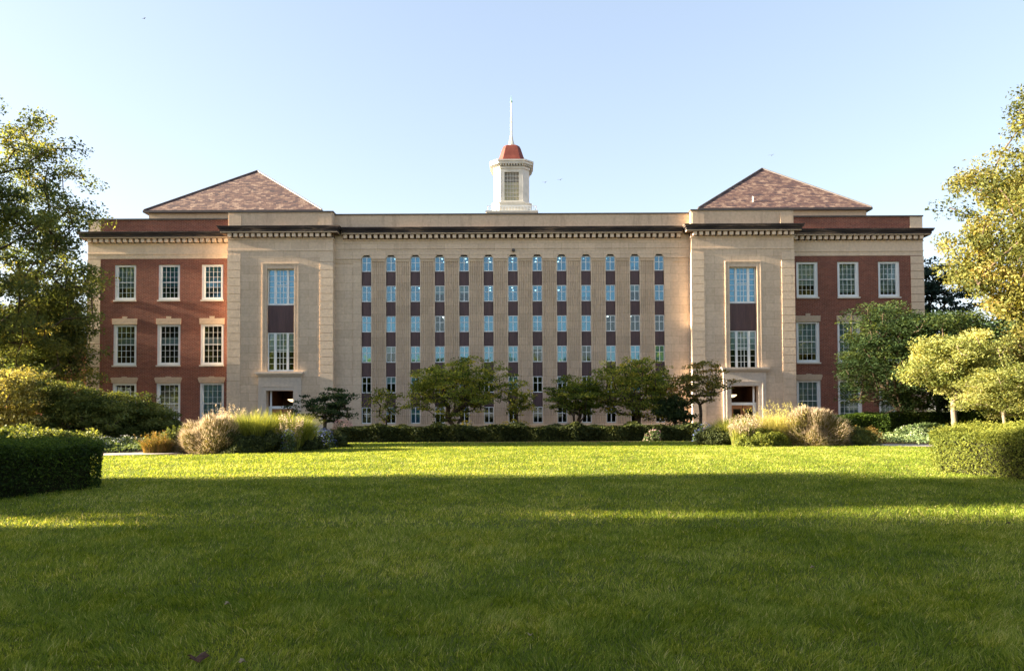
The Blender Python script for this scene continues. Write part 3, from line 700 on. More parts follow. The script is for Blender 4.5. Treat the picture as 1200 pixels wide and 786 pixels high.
for side, wx, x0, x1 in ((-1, [-29.36,-26.03,-22.74], -32.2, -20.95), (1, [22.48,25.6,28.7], 20.88, 31.3)):
    wing(x0, x1, wx, -32.2 if side < 0 else 31.3)
    for k in range(3):
        for i, cx in enumerate(wx):
            z0, z1 = WZ[k]; h = z1-z0; at = (cx, YW+.12, z0); o = link('window', SWM[k], LIB, at)
            w = WWID[k]; mb = MB().box(-w/2+.2,w/2-.2,.10,.106,.27,h-.15); st = state[side][k][i]
            link('pane', mb.mesh('pane', M['glass_blue'] if st in 'BT' else M['glass']), o, at)
            mb = MB().box(-w/2-.03,w/2+.03,-.24,.14,-.04,.068); link('sill', mb.mesh('sill', M['sill']), o, at)
            if k < 2: link('lintel', LM[k], o, (cx, YW, z1+.002))
            rngs = {'d': [], 'b': [(.12,h-.16)], 'm': [(h*.5,h*.70)], 'H': [(h*.36,h-.16)], 'B': [(h*.42,h-.16)], 'T': [(h*.40,h-.16)], 'L': [(h*(.17+.08*(i==0)),h-.16)]}[st]
            for a, b in rngs:
                mb = MB()
                mb.box(-w/2+.2,w/2-.2,.24,.245,a,b)
                link('blind', mb.mesh('blind', M['blind']), o, at)
# interiors of the wings
for x0, x1 in ((-31.9,-21.2),(21.2,31.0)):
    mb = MB(); 
    for z in (0.2,4.35,9.2,13.1): mb.box(x0,x1,YW+.55,YW+6,z,z+.1)
    mb.box(x0,x1,YW+6,YW+6.1,0,13.1); mb.box(x0,x0+.1,YW+.55,YW+6,0.31,13.1); mb.box(x1-.1,x1,YW+.55,YW+6,0.31,13.1)
    part('room_shell', mb, M['dark'], LIB)
ml = MB()
for cx in (-29.1,-22.45,-25.6): ml.box(cx-.3,cx+.35,YW+2.0,YW+2.25,7.15,7.2)
ml.box(-25.7,-25.2,YW+2,YW+2.2,2.55,2.6)
part('office_lamp', ml, M['lamp'], LIB)
# pavilion interiors
for cx in (-17.06,17.1):
    mb = MB(); mb.box(cx-3,cx+3,YP+5,YP+5.1,3.9,14); mb.box(cx-3,cx+3,YP+.6,YP+5,8.3,8.4); mb.box(cx-3,cx-2.9,YP+.6,YP+5,3.9,14); mb.box(cx+2.9,cx+3,YP+.6,YP+5,3.9,14); mb.box(cx-3,cx+3,YP+.6,YP+5,3.85,3.9)
    part('room_shell', mb, M['dark'], LIB)
# --- flat roof, attic, hipped roofs
mb = MB(); mb.box(-31.9,31.0,YW+.45,84,14.95,15.15); mb.box(-31.9,31.0,83.8,84,0,14.94); part('flat_roof', mb, M['gutter'], LIB)
def hip(x0, x1, ax, y0=62., y1=74., ze=18.55, za=23.8, ya=68.):
    mb = MB(); mb.box(x0+.45,x1-.45,y0+.45,y1-.45,15.15,17.95); part('attic_wall', mb, M['brick'], LIB)
    mb = MB(); mb.box(x0+.36,x1-.36,y0+.36,y1-.36,17.952,18.36); part('attic_frieze', mb, M['lintel'], LIB)
    mb = MB(); b = len(mb.v); mb.v += [(x0+.05,y0+.05,ze),(x1-.05,y0+.05,ze),(x1-.05,y1-.05,ze),(x0+.05,y1-.05,ze),(ax-.05,ya,za),(ax+.05,ya,za)]
    mb.f += [(0,1,5,4),(1,2,5),(2,3,4,5),(3,0,4),(0,3,2,1)]; rf = part('roof', mb, M['slate'], LIB)
    mb = MB(); mb.box(x0,x1,y0,y1,18.362,18.54); part('gutter', mb, M['gutter'], rf)
    mb = MB()
    for q in ((x0+.05,y0+.05),(x1-.05,y0+.05),(x0+.05,y1-.05),(x1-.05,y1-.05)): mb.tube((q[0],q[1],ze+.02),(ax,ya,za+.03),.07,.07,6)
    part('ridge', mb, M['gutter'], rf)
    return rf
hip(-31.1,-15.95,-23.5); rf = hip(15.75,30.5,23.25)
mb = MB(); mb.tube((20.7,62.9,19.0),(20.7,62.9,19.75),.045,.045,8); part('vent_pipe', mb, M['white'], rf)
# --- cupola
CX, CY = .05, 68.
cup = link('cupola', None, LIB, (CX,CY,15.15))
def octo(f, a, x=CX, y=CY): return [(x-f,y-a),(x+f,y-a),(x+a,y-f),(x+a,y+f),(x+f,y+a),(x-f,y+a),(x-a,y+f),(x-a,y-f)]
mb = MB(); mb.box(CX-2.25,CX+2.25,CY-2.25,CY+2.25,15.15,19.25); mb.box(CX-2.35,CX+2.35,CY-2.35,CY+2.35,19.252,19.4)
mb.prism_z(octo(1.12,1.78), 19.402, 20.2); mb.prism_z(octo(1.16,1.84), 20.202, 20.32)
part('cupola_base', mb, M['cream'], cup)
mb = MB(); b0 = 20.322
mb.prism_z(octo(1.0,1.6), b0, 20.5); mb.prism_z(octo(1.0,1.6), 23.1, 23.4)
fr = [((-1.0,-1.6),(1.0,-1.6)),((1.6,-1.0),(1.6,1.0)),((1.0,1.6),(-1.0,1.6)),((-1.6,1.0),(-1.6,-1.0))]
o8 = octo(1.0,1.6,0,0)
for i in (1,3,5,7):      # solid chamfer panels with corner strips
    p, q = o8[i], o8[(i+1)%8]; ins = .82
    mb.prism_z([(CX+p[0],CY+p[1]),(CX+q[0],CY+q[1]),(CX+q[0]*ins,CY+q[1]*ins),(CX+p[0]*ins,CY+p[1]*ins)], 20.501, 23.099)
for (p,q) in fr:         # jambs either side of each louvred opening
    d = Vector((q[0]-p[0], q[1]-p[1])); d.normalize(); n_ = Vector((-d.y, d.x))
    for a, c in ((0.,.35),(1.65,2.0)):
        P = [Vector(p)+d*a, Vector(p)+d*c, Vector(p)+d*c+n_*.3, Vector(p)+d*a+n_*.3]
        mb.prism_z([(CX+v.x*.998,CY+v.y*.998) for v in P], 20.501, 23.099)
part('cupola_wall', mb, M['cream'], cup)
for (p,q) in fr:
    d = Vector((q[0]-p[0], q[1]-p[1])); d.normalize(); n_ = Vector((-d.y, d.x)); mb = MB(); me = MB()
    def pr(m_, a, c, e0, e1, z0, z1):
        P = [Vector(p)+d*a+n_*e0, Vector(p)+d*c+n_*e0, Vector(p)+d*c+n_*e1, Vector(p)+d*a+n_*e1]; m_.prism_z([(CX+v.x,CY+v.y) for v in P], z0, z1)
    for k in range(1,5): a = .35+1.3*k/5; pr(me, a-.02, a+.02, .10, .14, 20.5, 23.1)
    for k in range(1,7): z = 20.5+2.6*k/7; pr(me, .351, 1.649, .102, .142, z-.02, z+.02)
    w_ = part('window', me, M['cream'], cup)
    g = MB(); pr(g, .352, 1.648, .2, .21, 20.5, 22.2); pr(g, .352, 1.648, .22, .23, 22.2, 23.1)
    o = link('louvre_glass', g.mesh('g', M['cup_glass'], wloc(cup)), cup); o.data.materials.append(M['cup_dark'])
    for f in o.data.polygons: f.material_index = 1 if f.index >= 6 else 0
mb = MB(); mb.prism_z(octo(1.06,1.68),23.402,23.62); mb.prism_z(octo(1.2,1.92),23.80,24.0); mb.prism_z(octo(1.25,2.0),24.002,24.14)
for i in range(8):
    p, q = octo(1.12,1.8,0,0)[i], octo(1.12,1.8,0,0)[(i+1)%8]; ln = math.dist(p,q); n = max(3,int(ln/.24))
    for k in range(n):
        t = (k+.5)/n; x = p[0]+(q[0]-p[0])*t; y = p[1]+(q[1]-p[1])*t; mb.box(CX+x-.06,CX+x+.06,CY+y-.06,CY+y+.06,23.622,23.798)
part('cupola_cornice', mb, M['cream'], cup)
mb = MB(); prof = [(.90,1.42,24.142),(.80,1.24,24.4),(.71,1.08,24.8),(.63,.96,25.2),(.56,.85,25.55),(.48,.74,25.8),(.36,.56,25.95),(.2,.3,26.02)]
for (f0,a0,z0),(f1,a1,z1) in zip(prof, prof[1:]): mb.prism_z(octo(f0,a0), z0, z1, octo(f1,a1))
part('dome', mb, M['dome'], cup)
mb = MB(); mb.lathe(CX,CY,[(.34,25.9),(.3,26.15),(.17,26.6),(.1,27.0),(.085,28.5),(.05,30.1)],10); part('spire', mb, M['cream'], cup)
mb = MB(); mb.lathe(CX,CY,[(.02,30.02),(.10,30.12),(.11,30.2),(.04,30.32),(.015,30.75)],8); part('finial', mb, M['verdigris'], cup)
mb = MB()
for s in (-1,1):
    for k in range(17):
        t = -2.2+4.4*k/16; mb.box(CX+t-.02,CX+t+.02,CY+s*2.2-.02,CY+s*2.2+.02,19.402,19.78)
        if 0 < k < 16: mb.box(CX+s*2.2-.02,CX+s*2.2+.02,CY+t-.02,CY+t+.02,19.402,19.78)
    mb.box(CX-2.24,CX+2.24,CY+s*2.2-.035,CY+s*2.2+.035,19.782,19.84); mb.box(CX+s*2.2-.035,CX+s*2.2+.035,CY-2.16,CY+2.16,19.783,19.838)
part('railing', mb, M['white'], cup)
# ================================================================== BRICK HOUSE far left, seen through the tree
HB = thing('brick_hall', (-47,78,0), 'red brick hall far behind the left tree with dark windows', 'building')
mb = MB(); wx = [(-58+i*4.2) for i in range(6)]
holes = [(x-.8,x+.8,z,z+2.4) for x in wx for z in (1.2,5.2,8.0)][:]
holes = [(x-.8,x+.8,z,z+2.3) for x in wx for z in (1.2,5.4)]
wall_holes(mb, -62, -35, 0, 9.0, 74, .4, holes); part('wall', mb, M['brick_far'], HB)
mb = MB(); mb.box(-62.2,-34.8,73.8,77.6,9.001,9.35); part('coping', mb, M['lintel'], HB)
for (a,b,c,d) in holes:
    mb = MB(); mb.box(a,a+.1,74.2,74.3,c,d); mb.box(b-.1,b,74.2,74.3,c,d); mb.box(a+.1,b-.1,74.2,74.3,c,c+.1); mb.box(a+.1,b-.1,74.2,74.3,d-.1,d); mb.box(a+.1,b-.1,74.22,74.28,(c+d)/2-.04,(c+d)/2+.04)
    w_ = part('window', mb, M['white'], HB); g = MB().box(a+.1,b-.1,74.31,74.33,c,d); part('pane', g, M['pane_dark'], w_)
# ================================================================== GROUND
def sheet(name, pts, z, mat, kind='structure'):
    mb = MB().poly([(x,y,z) for x,y in pts]); o = link(name, mb.mesh(name, mat)); return tag(o, kind=kind)
m, nt, out = newmat('ground_soil'); v = coords(nt); n = noise(nt, v, .6, 6, .65); n2 = noise(nt, v, 9, 4, .7)
c = mixc(nt, n2, ramp(nt, n, [(.35,(.035,.05,.015)),(.65,(.07,.10,.025))]), (.05,.035,.022)); prin(nt, out, c, 1, n2, .6, .03, .1); M['ground'] = m
m, nt, out = newmat('bark_mulch'); v = coords(nt); n = noise(nt, v, 14, 5, .75)
prin(nt, out, ramp(nt, n, [(.3,(.03,.018,.012)),(.7,(.10,.065,.04))]), 1, n, .8, .04, .1); M['mulch'] = m
m, nt, out = newmat('lawn_soil'); v = coords(nt); n = noise(nt, v, .35, 5, .6); n2 = noise(nt, v, 22, 5, .75)
c = mixc(nt, n2, ramp(nt, n, [(.35,(.075,.10,.018)),(.65,(.11,.14,.024)) ]), (.14,.14,.035)); prin(nt, out, c, 1, n2, .9, .05, .1); M['lawn'] = m
M['paving'] = plain_mat('pale_concrete_path', (.30,.26,.22), (.40,.36,.31), 4, .9, .2, 0, .3)
sheet('ground', [(-400,-60),(400,-60),(400,700),(-400,700)], -.03, M['ground'])
sheet('planting_bed', [(-34,24),(34,24),(34,56),(-34,56)], -.012, M['mulch'])
LAWN = [(-14.0,-14),(14.5,-14),(14.0,10),(13.6,20),(16.6,26),(17.0,30.5),(14.6,31.6),(11.6,31.4),(10.2,32.6),(9.6,35.2),(8.6,36.6),(-8.2,36.6),(-8.9,34.5),(-9.2,31),(-9.6,28.8),(-11,27.3),(-13.4,27.0),(-15.8,26.4),(-16.0,22),(-14.0,12)]
sheet('lawn', LAWN, 0.0, M['lawn'])
sheet('path', [(-40,28.0),(-24,27.0),(-16.2,26.7),(-13.9,27.3),(-12.2,28.6),(-11.5,30.5),(-12.4,31),(-13.6,29.4),(-16,28.3),(-24,28.6),(-40,29.8)], .006, M['paving'])
sheet('path', [(14.4,31.9),(16.8,31.1),(20,30.2),(40,31),(40,33),(20,32.2),(17.2,33.0),(15.0,33.8)], .006, M['paving'])
# grass blades
def in_poly(P, poly):
    x, y = P[:,0], P[:,1]; ins = np.zeros(len(P), bool); j = len(poly)-1
    for i in range(len(poly)):
        xi, yi = poly[i]; xj, yj = poly[j]
        c = ((yi > y) != (yj > y)) & (x < (xj-xi)*(y-yi)/((yj-yi) or 1e-9)+xi); ins ^= c; j = i
    return ins
RNG = np.random.default_rng(11)
def vnoise(x, y, s, seed, oct=3):
    r = np.random.default_rng(seed); T = r.random((256,256)); out = 0; amp = 1; tot = 0
    for k in range(oct):
        X = x*s+17.3*k+400; Y = y*s+9.1*k+400; xi = np.floor(X).astype(int); yi = np.floor(Y).astype(int); fx = X-xi; fy = Y-yi
        fx = fx*fx*(3-2*fx); fy = fy*fy*(3-2*fy); a = T[xi%256,yi%256]; b = T[(xi+1)%256,yi%256]; c = T[xi%256,(yi+1)%256]; d = T[(xi+1)%256,(yi+1)%256]
        out = out + amp*((a*(1-fx)+b*fx)*(1-fy)+(c*(1-fx)+d*fx)*fy); tot += amp; amp *= .55; s *= 2.1
    return (out/tot-.5)*2.6
VV, FF, TT, nb = [], [], [], 0
def fnoise(x, y, s, seed):
    r = np.random.default_rng(seed); o = 0
    for k in range(5):
        a = r.uniform(0,6.28); f = s*r.uniform(.6,1.8); o = o + np.sin((x*math.cos(a)+y*math.sin(a))*f + r.uniform(0,6))
    return o/3
for (y0,y1,dens,hh,wd,sg) in ((3.4,6.5,6000,.052,.0026,3),(6.5,10,2800,.055,.0034,2),(10,17,900,.056,.0055,2),(17,37,330,.055,.009,1)):
    A = (y1-y0)*(y1*.72*2+2.0); n = int(A*dens); Y = np.sqrt(RNG.uniform(y0**2, y1**2, n)) if y0 > 3 else RNG.uniform(y0,y1,n)
    X = RNG.uniform(-1,1,n)*(Y*.72+1.2); P = np.stack([X,Y],1); P = P[in_poly(P, LAWN)]; n = len(P)
    cl = vnoise(P[:,0],P[:,1],7.5,2)*.6+vnoise(P[:,0],P[:,1],1.2,3)*.25
    H = hh*(RNG.uniform(.35,1.2,n)**1.3*1.1+cl*.8).clip(.25,2.2); a = vnoise(P[:,0],P[:,1],2.6,5)*4.5+RNG.normal(size=n)*.9
    D = np.stack([np.cos(a),np.sin(a)],1)*(H*RNG.uniform(.2,1.15,n))[:,None]
    V, F, k, _ = blades(np.concatenate([P,np.zeros((n,1))],1), H, D, .3*RNG.uniform(.2,1.6,n), wd, sg)
    VV.append(V); FF.append(F+nb); nb += len(V); dry = (RNG.random(n) < .018)*.6
    TT.append(np.repeat((.42+vnoise(P[:,0],P[:,1],1.1,7)*.20+vnoise(P[:,0],P[:,1],.28,8)*.12+RNG.normal(size=n)*.22+cl*.22+dry).clip(0,1), k))
tag(link('grass_blades', np_mesh('grass_blades', np.concatenate(VV), np.concatenate(FF), G['blade'], np.concatenate(TT))), 'short green lawn grass', 'grass', kind='stuff')
# dead leaves lying on the lawn
def dead_leaf(x, y, s, rot, col, label):
    mb = MB(); n = 14; ring = []
    for k in range(n):
        a = 2*math.pi*k/n; r = s*(1 if k % 2 else .62)*(1+.25*math.cos(a)); X = r*math.cos(a); Y = r*math.sin(a)*.8
        ring.append((X*math.cos(rot)-Y*math.sin(rot), X*math.sin(rot)+Y*math.cos(rot), .05+.35*s*math.sin(a*2+1)))
    mb.v = [(0,0,.045)]+ring; mb.f = [(0,k+1,(k+1)%n+1) for k in range(n)]
    o = link('fallen_leaf', mb.mesh('fallen_leaf', col, smooth=True)); o.location = (x,y,.02)
    sm = o.modifiers.new('thickness','SOLIDIFY'); sm.thickness = .0015
    return tag(o, label, 'leaf', None)
M['deadleaf'] = plain_mat('dead_leaf', (.05,.025,.018), (.12,.06,.035), 30, .8, .2, 0, .5)
M['deadpale'] = plain_mat('pale_dead_leaf', (.2,.15,.08), (.32,.25,.14), 30, .8, .2, 0, .5)
dead_leaf(-1.98,4.66,.07,.5,M['deadleaf'],'large dark brown curled dead leaf on the near lawn')
dead_leaf(-1.66,4.58,.03,2.,M['deadpale'],'small pale dead leaf right of the dark curled one')
dead_leaf(-2.28,5.95,.03,2.,M['deadpale'],'small tan dead leaf alone on the shaded lawn at the left')
dead_leaf(2.9,7.2,.03,1.1,M['deadpale'],'tiny tan dead leaf alone on the shaded lawn right of the middle')
dead_leaf(.12,5.1,.022,2.6,M['deadpale'],'tiny tan dead leaf near the bottom middle of the lawn')
dead_leaf(6.6,9.9,.035,.4,M['deadleaf'],'small brown dead leaf far out on the right half of the shaded lawn')
# ================================================================== HEDGES beside the lawn
hL = lambda x, y: .93+.0*x+.03*np.sin(x*1.7)
hR = lambda x, y: 1.0+.17*np.clip((x-10.5)/2.2, 0, 1)+.03*np.sin(x*2.1+y)
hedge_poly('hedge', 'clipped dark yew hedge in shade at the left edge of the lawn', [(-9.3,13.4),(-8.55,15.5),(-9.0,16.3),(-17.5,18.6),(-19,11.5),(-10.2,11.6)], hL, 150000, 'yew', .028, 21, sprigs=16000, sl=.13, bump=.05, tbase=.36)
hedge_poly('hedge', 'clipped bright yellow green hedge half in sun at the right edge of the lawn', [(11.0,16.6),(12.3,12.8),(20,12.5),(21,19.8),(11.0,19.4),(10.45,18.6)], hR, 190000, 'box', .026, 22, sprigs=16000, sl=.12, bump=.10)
# ================================================================== GRASSES AND SHRUBS, left bed
FX = 867.
def at(px, Y): return (px-600)/FX*Y
def ht(py, Y): return 1.6+(480-py)/FX*Y
grass_clump('ornamental_grass', 'low rusty orange grass tuft at the left end of the left bed', (at(184,28.6),28.6,0), (.7,.45), .85, 2600, 'orange', .5, .008, 'orange', 60, 31)
mound('shrub', 'low dark green shrub between the orange grass and the pink plumed shrub', (at(206,29.6),29.6,0), .62, .95, 9000, 'shrub', .035, 32)
mound('shrub', 'billowing pinkish tan feathery shrub at the left of the left bed', (at(248,28.9),28.9,0), (1.45,1.0), 1.4, 36000, 'olive', .03, 33, lumps=.2, sprig=(5200,.30), smat='pink', aspect=.35, tbase=.45)
grass_clump('ornamental_grass', 'tall sunlit green grass clump right of the pink shrub in the left bed', (at(297,29.6),29.6,0), (1.35,.9), 2.1, 9000, 'green_grass', .45, .009, None, 0, 34)
grass_clump('ornamental_grass', 'bright green arching grass below the left doorway', (at(338,30.2),30.2,0), (1.25,.9), 2.0, 8000, 'green_grass', .5, .009, None, 0, 35)
grass_clump('ornamental_grass', 'small tan plumed grass in front of the arching green grass', (at(340,29.2),29.2,0), .5, 1.5, 900, 'green_grass', .25, .008, 'pink', 110, 36)
for i,(px,Y,r,h,lab) in enumerate(((282,28.5,1.1,.85,'dark mounded shrub under the tall green grass, left part'),(318,29.0,1.1,.75,'dark mounded shrub below the left doorway grasses'),(352,30.3,1.1,.7,'dark low shrub with blue flowers beside it'),(380,32.4,1.2,.75,'dark low shrub at the right tip of the left bed'))):
    mound('shrub', lab, (at(px,Y),Y,0), (r,.75), h, 12000, 'found', .036, 40+i, core=True)
mound('flowering_plant', 'blue flowering perennial near the right tip of the left bed', (at(372,31.9),31.9,0), (.8,.5), .8, 2500, 'cover', .03, 46, 'perennial', 'bflower', 900, .025)
mound('flowering_plant', 'pale pink flowering perennial right of the left bed beside the foundation hedge', (at(402,39.0),39.0,0), (.9,.6), .95, 3500, 'cover', .03, 47, 'perennial', 'pflower', 1500, .03)
mound('flowering_plant', 'small blue aster among the dark shrubs under the plumed grass', (at(337,28.6),28.6,0), .3, .85, 900, 'cover', .03, 48, 'perennial', 'bflower', 160, .02)
grass_clump('ornamental_grass', 'soft pale plumed grass leaning out behind the pinkish tan shrub of the left bed', (at(268,30.2),30.2,0), (1.0,.5), 1.75, 2200, 'yellow_grass', .5, .008, 'pink', 160, 49)
# right bed
grass_clump('ornamental_grass', 'round fresh green grass clump at the left of the right bed', (at(862,33.5),33.5,0), (1.25,1.0), 1.68, 7000, 'green_grass', .5, .010, None, 0, 51)
grass_clump('ornamental_grass', 'tan plumed grass in front of the round green clump', (at(872,31.9),31.9,0), (.8,.5), 1.3, 1500, 'green_grass', .25, .008, 'pink', 210, 52)
grass_clump('ornamental_grass', 'tall pale yellow sunlit grass in the right bed', (at(915,32.6),32.6,0), (1.5,1.0), 1.85, 7500, 'yellow_grass', .45, .010, 'yellow_grass', 260, 53, pl_size=.022)
mound('shrub', 'pinkish tan feathery shrub right of the pale yellow grass', (at(955,32.2),32.2,0), (1.45,1.0), 1.52, 36000, 'olive', .032, 54, lumps=.2, sprig=(5600,.32), smat='pink', aspect=.35, tbase=.5)
mound('shrub', 'yellow green low shrub at the foot of the pale yellow grass', (at(893,31.6),31.6,0), (1.1,.6), .7, 7000, 'box', .036, 55)
mound('shrub', 'low dark shrub in front of the round green clump', (at(848,33.0),33.0,0), (1.3,.7), .75, 11000, 'found', .036, 56)
mound('shrub', 'low dark green shrub right of the pink feathery shrub', (at(998,32.4),32.4,0), (1.15,.7), .72, 9000, 'shrub', .036, 57)
mound('flowering_plant', 'rust coloured perennial behind the low dark shrub of the right bed', (at(1014,33.6),33.6,0), (.8,.5), .85, 3500, 'orange', .03, 58, 'perennial')
mound('flowering_plant', 'blue flowering perennial left of the round green clump', (at(826,36.6),36.6,0), .55, .8, 1800, 'cover', .03, 59, 'perennial', 'bflower', 500, .025)
# ground cover
def cover(name, poly, z, h, n, mat, leaf, seed, flowers=None, nf=0):
    global RNG; keep = RNG; RNG = np.random.default_rng(seed); poly = np.array(poly, float); lo = poly.min(0); hi = poly.max(0)
    T = RNG.random((n*3,2))*(hi-lo)+lo; T = T[in_poly(T, [tuple(p) for p in poly])][:n]
    hh = h*(.6+.4*fnoise(T[:,0],T[:,1],2.2,seed)).clip(.15,1.6)
    P = np.concatenate([T,(RNG.random(len(T))**.6*hh)[:,None]],1); V, F = leaf_cards(P, leaf, .5, .5); tv = np.repeat((.45+.25*fnoise(T[:,0],T[:,1],1.3,seed+1)+RNG.normal(size=len(T))*.2).clip(0,1),4)
    o = tag(link(name, np_mesh(name, V, F, G[mat], tv)), kind='stuff')
    RNG = keep; return o
cover('ground_cover', [(-24,27.9),(-15,28.6),(-13.5,30),(-11.5,34),(-10,40),(-13,46),(-30,46),(-30,30)], 0, .42, 42000, 'cover', .055, 61)
cover('ground_cover', [(11.5,32.4),(14.8,33.6),(17,33.3),(20,32.6),(32,33.4),(32,44),(12,44),(9.5,38)], 0, .40, 42000, 'coverpale', .055, 62)
cover('ground_cover', [(-12,39),(12,39),(12,54),(-12,54)], 0, .2, 16000, 'cover', .055, 63)
for i,(px,py,Y,lab) in enumerate(((148,514,31.5,'white flowering perennial left of the orange grass beyond the path'),(120,517,30.8,'low white flowering perennial behind the left hedge'))):
    mound('flowering_plant', lab, (at(px,Y),Y,0), (.8,.5), .5, 2500, 'cover', .03, 66+i, 'perennial', 'wflower', 260, .025)
for i,(px,Y,lab) in enumerate(((1062,38,'pale yellow flowering perennial under the right maple'),(1084,36.5,'cream flowering perennial beside the right hedge'))):
    mound('flowering_plant', lab, (at(px,Y),Y,0), (1.0,.5), .62, 3500, 'coverpale', .035, 68+i, 'perennial', 'wflower', 110, .025)
# foundation planting
def found(x0, x1, y, h, seed, label):
    f = lambda x, y_: h*(1+.10*np.sin(x*1.9+seed)+.07*np.sin(x*4.3))
    return hedge_poly('hedge', label, [(x0,y-.7),(x1,y-.7),(x1,y+.9),(x0,y+.9)], f, int(5200*(x1-x0)), 'found', .06, seed, bump=.12, dens_in=.35)
found(-8.9, 9.6, 38.3, .74, 71, 'long dark leafy hedge along the foot of the library front')
mound('flowering_plant', 'yellow flowering perennial in the dark hedge near the middle of the front', (at(603,39.6),39.6,0), (1.0,.4), .98, 2500, 'cover', .035, 72, 'perennial', 'yflower', 700, .04)
mound('flowering_plant', 'small yellow plant at the foot of the big crabapple tree', (at(548,39.6),39.6,0), (.5,.3), .95, 1200, 'cover', .035, 73, 'perennial', 'yflower', 350, .04)
mound('flowering_plant', 'small pink flowering plant at the front of the dark hedge, right part', (at(766,37.3),37.3,0), (.5,.3), .5, 1000, 'cover', .035, 74, 'perennial', 'pflower', 120, .03)
# ================================================================== TREES before the front
YR = 47.
def row(px, Y, pxw, ptop, pbot, label, **k):
    h = ht(ptop,Y); tb = max(.5, ht(pbot,Y)); return tree('ornamental_tree', label, 'tree', (at(px,Y),Y,0), h, tb, (pxw/2/FX*Y, pxw/2/FX*Y*.8), group='small ornamental trees in a row before the library front', **k)
row(381, 44, 74, 455, 493, 'small dark spreading tree beside the left doorway', leafmat='dark', ncl=90, per=75, cl_r=.42, cl_flat=.25, leaf=.06, trunk_r=.11, seed=81, tbase=.4, inner=.3)
row(453, 49, 52, 450, 490, 'thin sparse sapling left of the big crabapple tree', leafmat='row', ncl=44, per=28, cl_r=.36, cl_flat=.55, leaf=.07, trunk_r=.06, seed=82, inner=.35)
row(534, 47, 134, 416, 490, 'largest spreading crabapple tree before the front, left of centre', leafmat='row', ncl=400, per=56, cl_r=.46, cl_flat=.3, leaf=.062, trunk_r=.2, seed=83, stems=3, tbase=.42, inner=.3)
row(606, 49, 40, 443, 488, 'thin sapling with airy crown right of the largest crabapple', leafmat='row', ncl=50, per=36, cl_r=.38, cl_flat=.55, leaf=.07, trunk_r=.06, seed=84, inner=.3)
row(674, 47, 70, 440, 488, 'round dark multi stemmed tree right of centre', leafmat='row', ncl=190, per=62, cl_r=.42, cl_flat=.3, leaf=.062, trunk_r=.14, seed=85, stems=3, tbase=.3, inner=.3)
row(747, 47, 104, 420, 490, 'broad yellow tinged tree with single forked trunk right of centre', leafmat='row', ncl=350, per=56, cl_r=.46, cl_flat=.3, leaf=.062, trunk_r=.2, seed=86, tbase=.48, inner=.3)
row(790, 45.5, 44, 462, 500, 'low dark bushy tree under the broad yellow tinged tree', leafmat='dark', ncl=70, per=70, cl_r=.42, cl_flat=.4, leaf=.075, trunk_r=.07, seed=87, tbase=.5, inner=.3)
row(821, 45.5, 72, 424, 475, 'slender leaning tree with rusty leaves left of the right doorway', leafmat='rust', ncl=120, per=46, cl_r=.42, cl_flat=.25, leaf=.065, trunk_r=.1, seed=88, tbase=.5, inner=.35, off=(-.1,0))
# ================================================================== LEFT
tree('shade_tree', 'large backlit maple tree at the left edge reaching over the roofline', 'tree', (at(-84,44),44,0), ht(95,44), 4.2, (8.1,7.4), leafmat='big', ncl=850, per=200, cl_r=.8, cl_flat=.6, leaf=.085, trunk_r=.5, seed=91, off=(.6,0), inner=.35, amp=.3, tbase=.45, cz=11.6, rz=9.6, lowcut=-.9)
def bigshrub(px, Y, w, top, lab, mat, seed, n=300, per=75, leaf=.052, base=.5):
    h = ht(top, Y); return tree('large_shrub', lab, 'shrub', (at(px,Y),Y,0), h, .5, (w/2/FX*Y, w/2/FX*Y*.8), leafmat=mat, ncl=n, per=int(per*1.7), cl_r=.42, cl_flat=.45, leaf=leaf, trunk_r=.12, seed=seed, stems=3, inner=.3, cz=h*.5, rz=h*.5, amp=.3, tbase=base)
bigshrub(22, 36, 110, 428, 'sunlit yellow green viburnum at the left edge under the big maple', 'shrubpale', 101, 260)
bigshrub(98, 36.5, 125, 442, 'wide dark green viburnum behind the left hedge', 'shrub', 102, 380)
bigshrub(150, 38, 100, 462, 'lower dark shrub between the wide viburnum and the brick wing', 'shrub', 103, 240)
mound('shrub', 'dark rounded yew before the left brick wing', (at(188,40.5),40.5,0), (1.5,1.1), 1.25, 14000, 'found', .05, 104)
bigshrub(30, 30, 150, 498, 'low dark green shrub mass behind the left hedge at the edge', 'shrub', 105, 240, leaf=.06)
tree('background_tree', 'olive green tree filling the gap between the big left maple and the brick wing', 'tree', (at(64,50),50,0), ht(322,50), 2.0, (2.7,2.4), leafmat='big', ncl=300, per=130, cl_r=.7, cl_flat=.6, leaf=.085, trunk_r=.22, seed=94, inner=.25, cz=6.4, rz=4.3, amp=.3)
tree('background_tree', 'olive green tree standing before the far brick hall at the left edge', 'tree', (at(14,54),54,0), ht(350,54), 2.0, (3.4,2.4), leafmat='big', ncl=300, per=110, cl_r=.8, cl_flat=.6, leaf=.1, trunk_r=.22, seed=95, inner=.25, cz=5.4, rz=4.0, amp=.3)
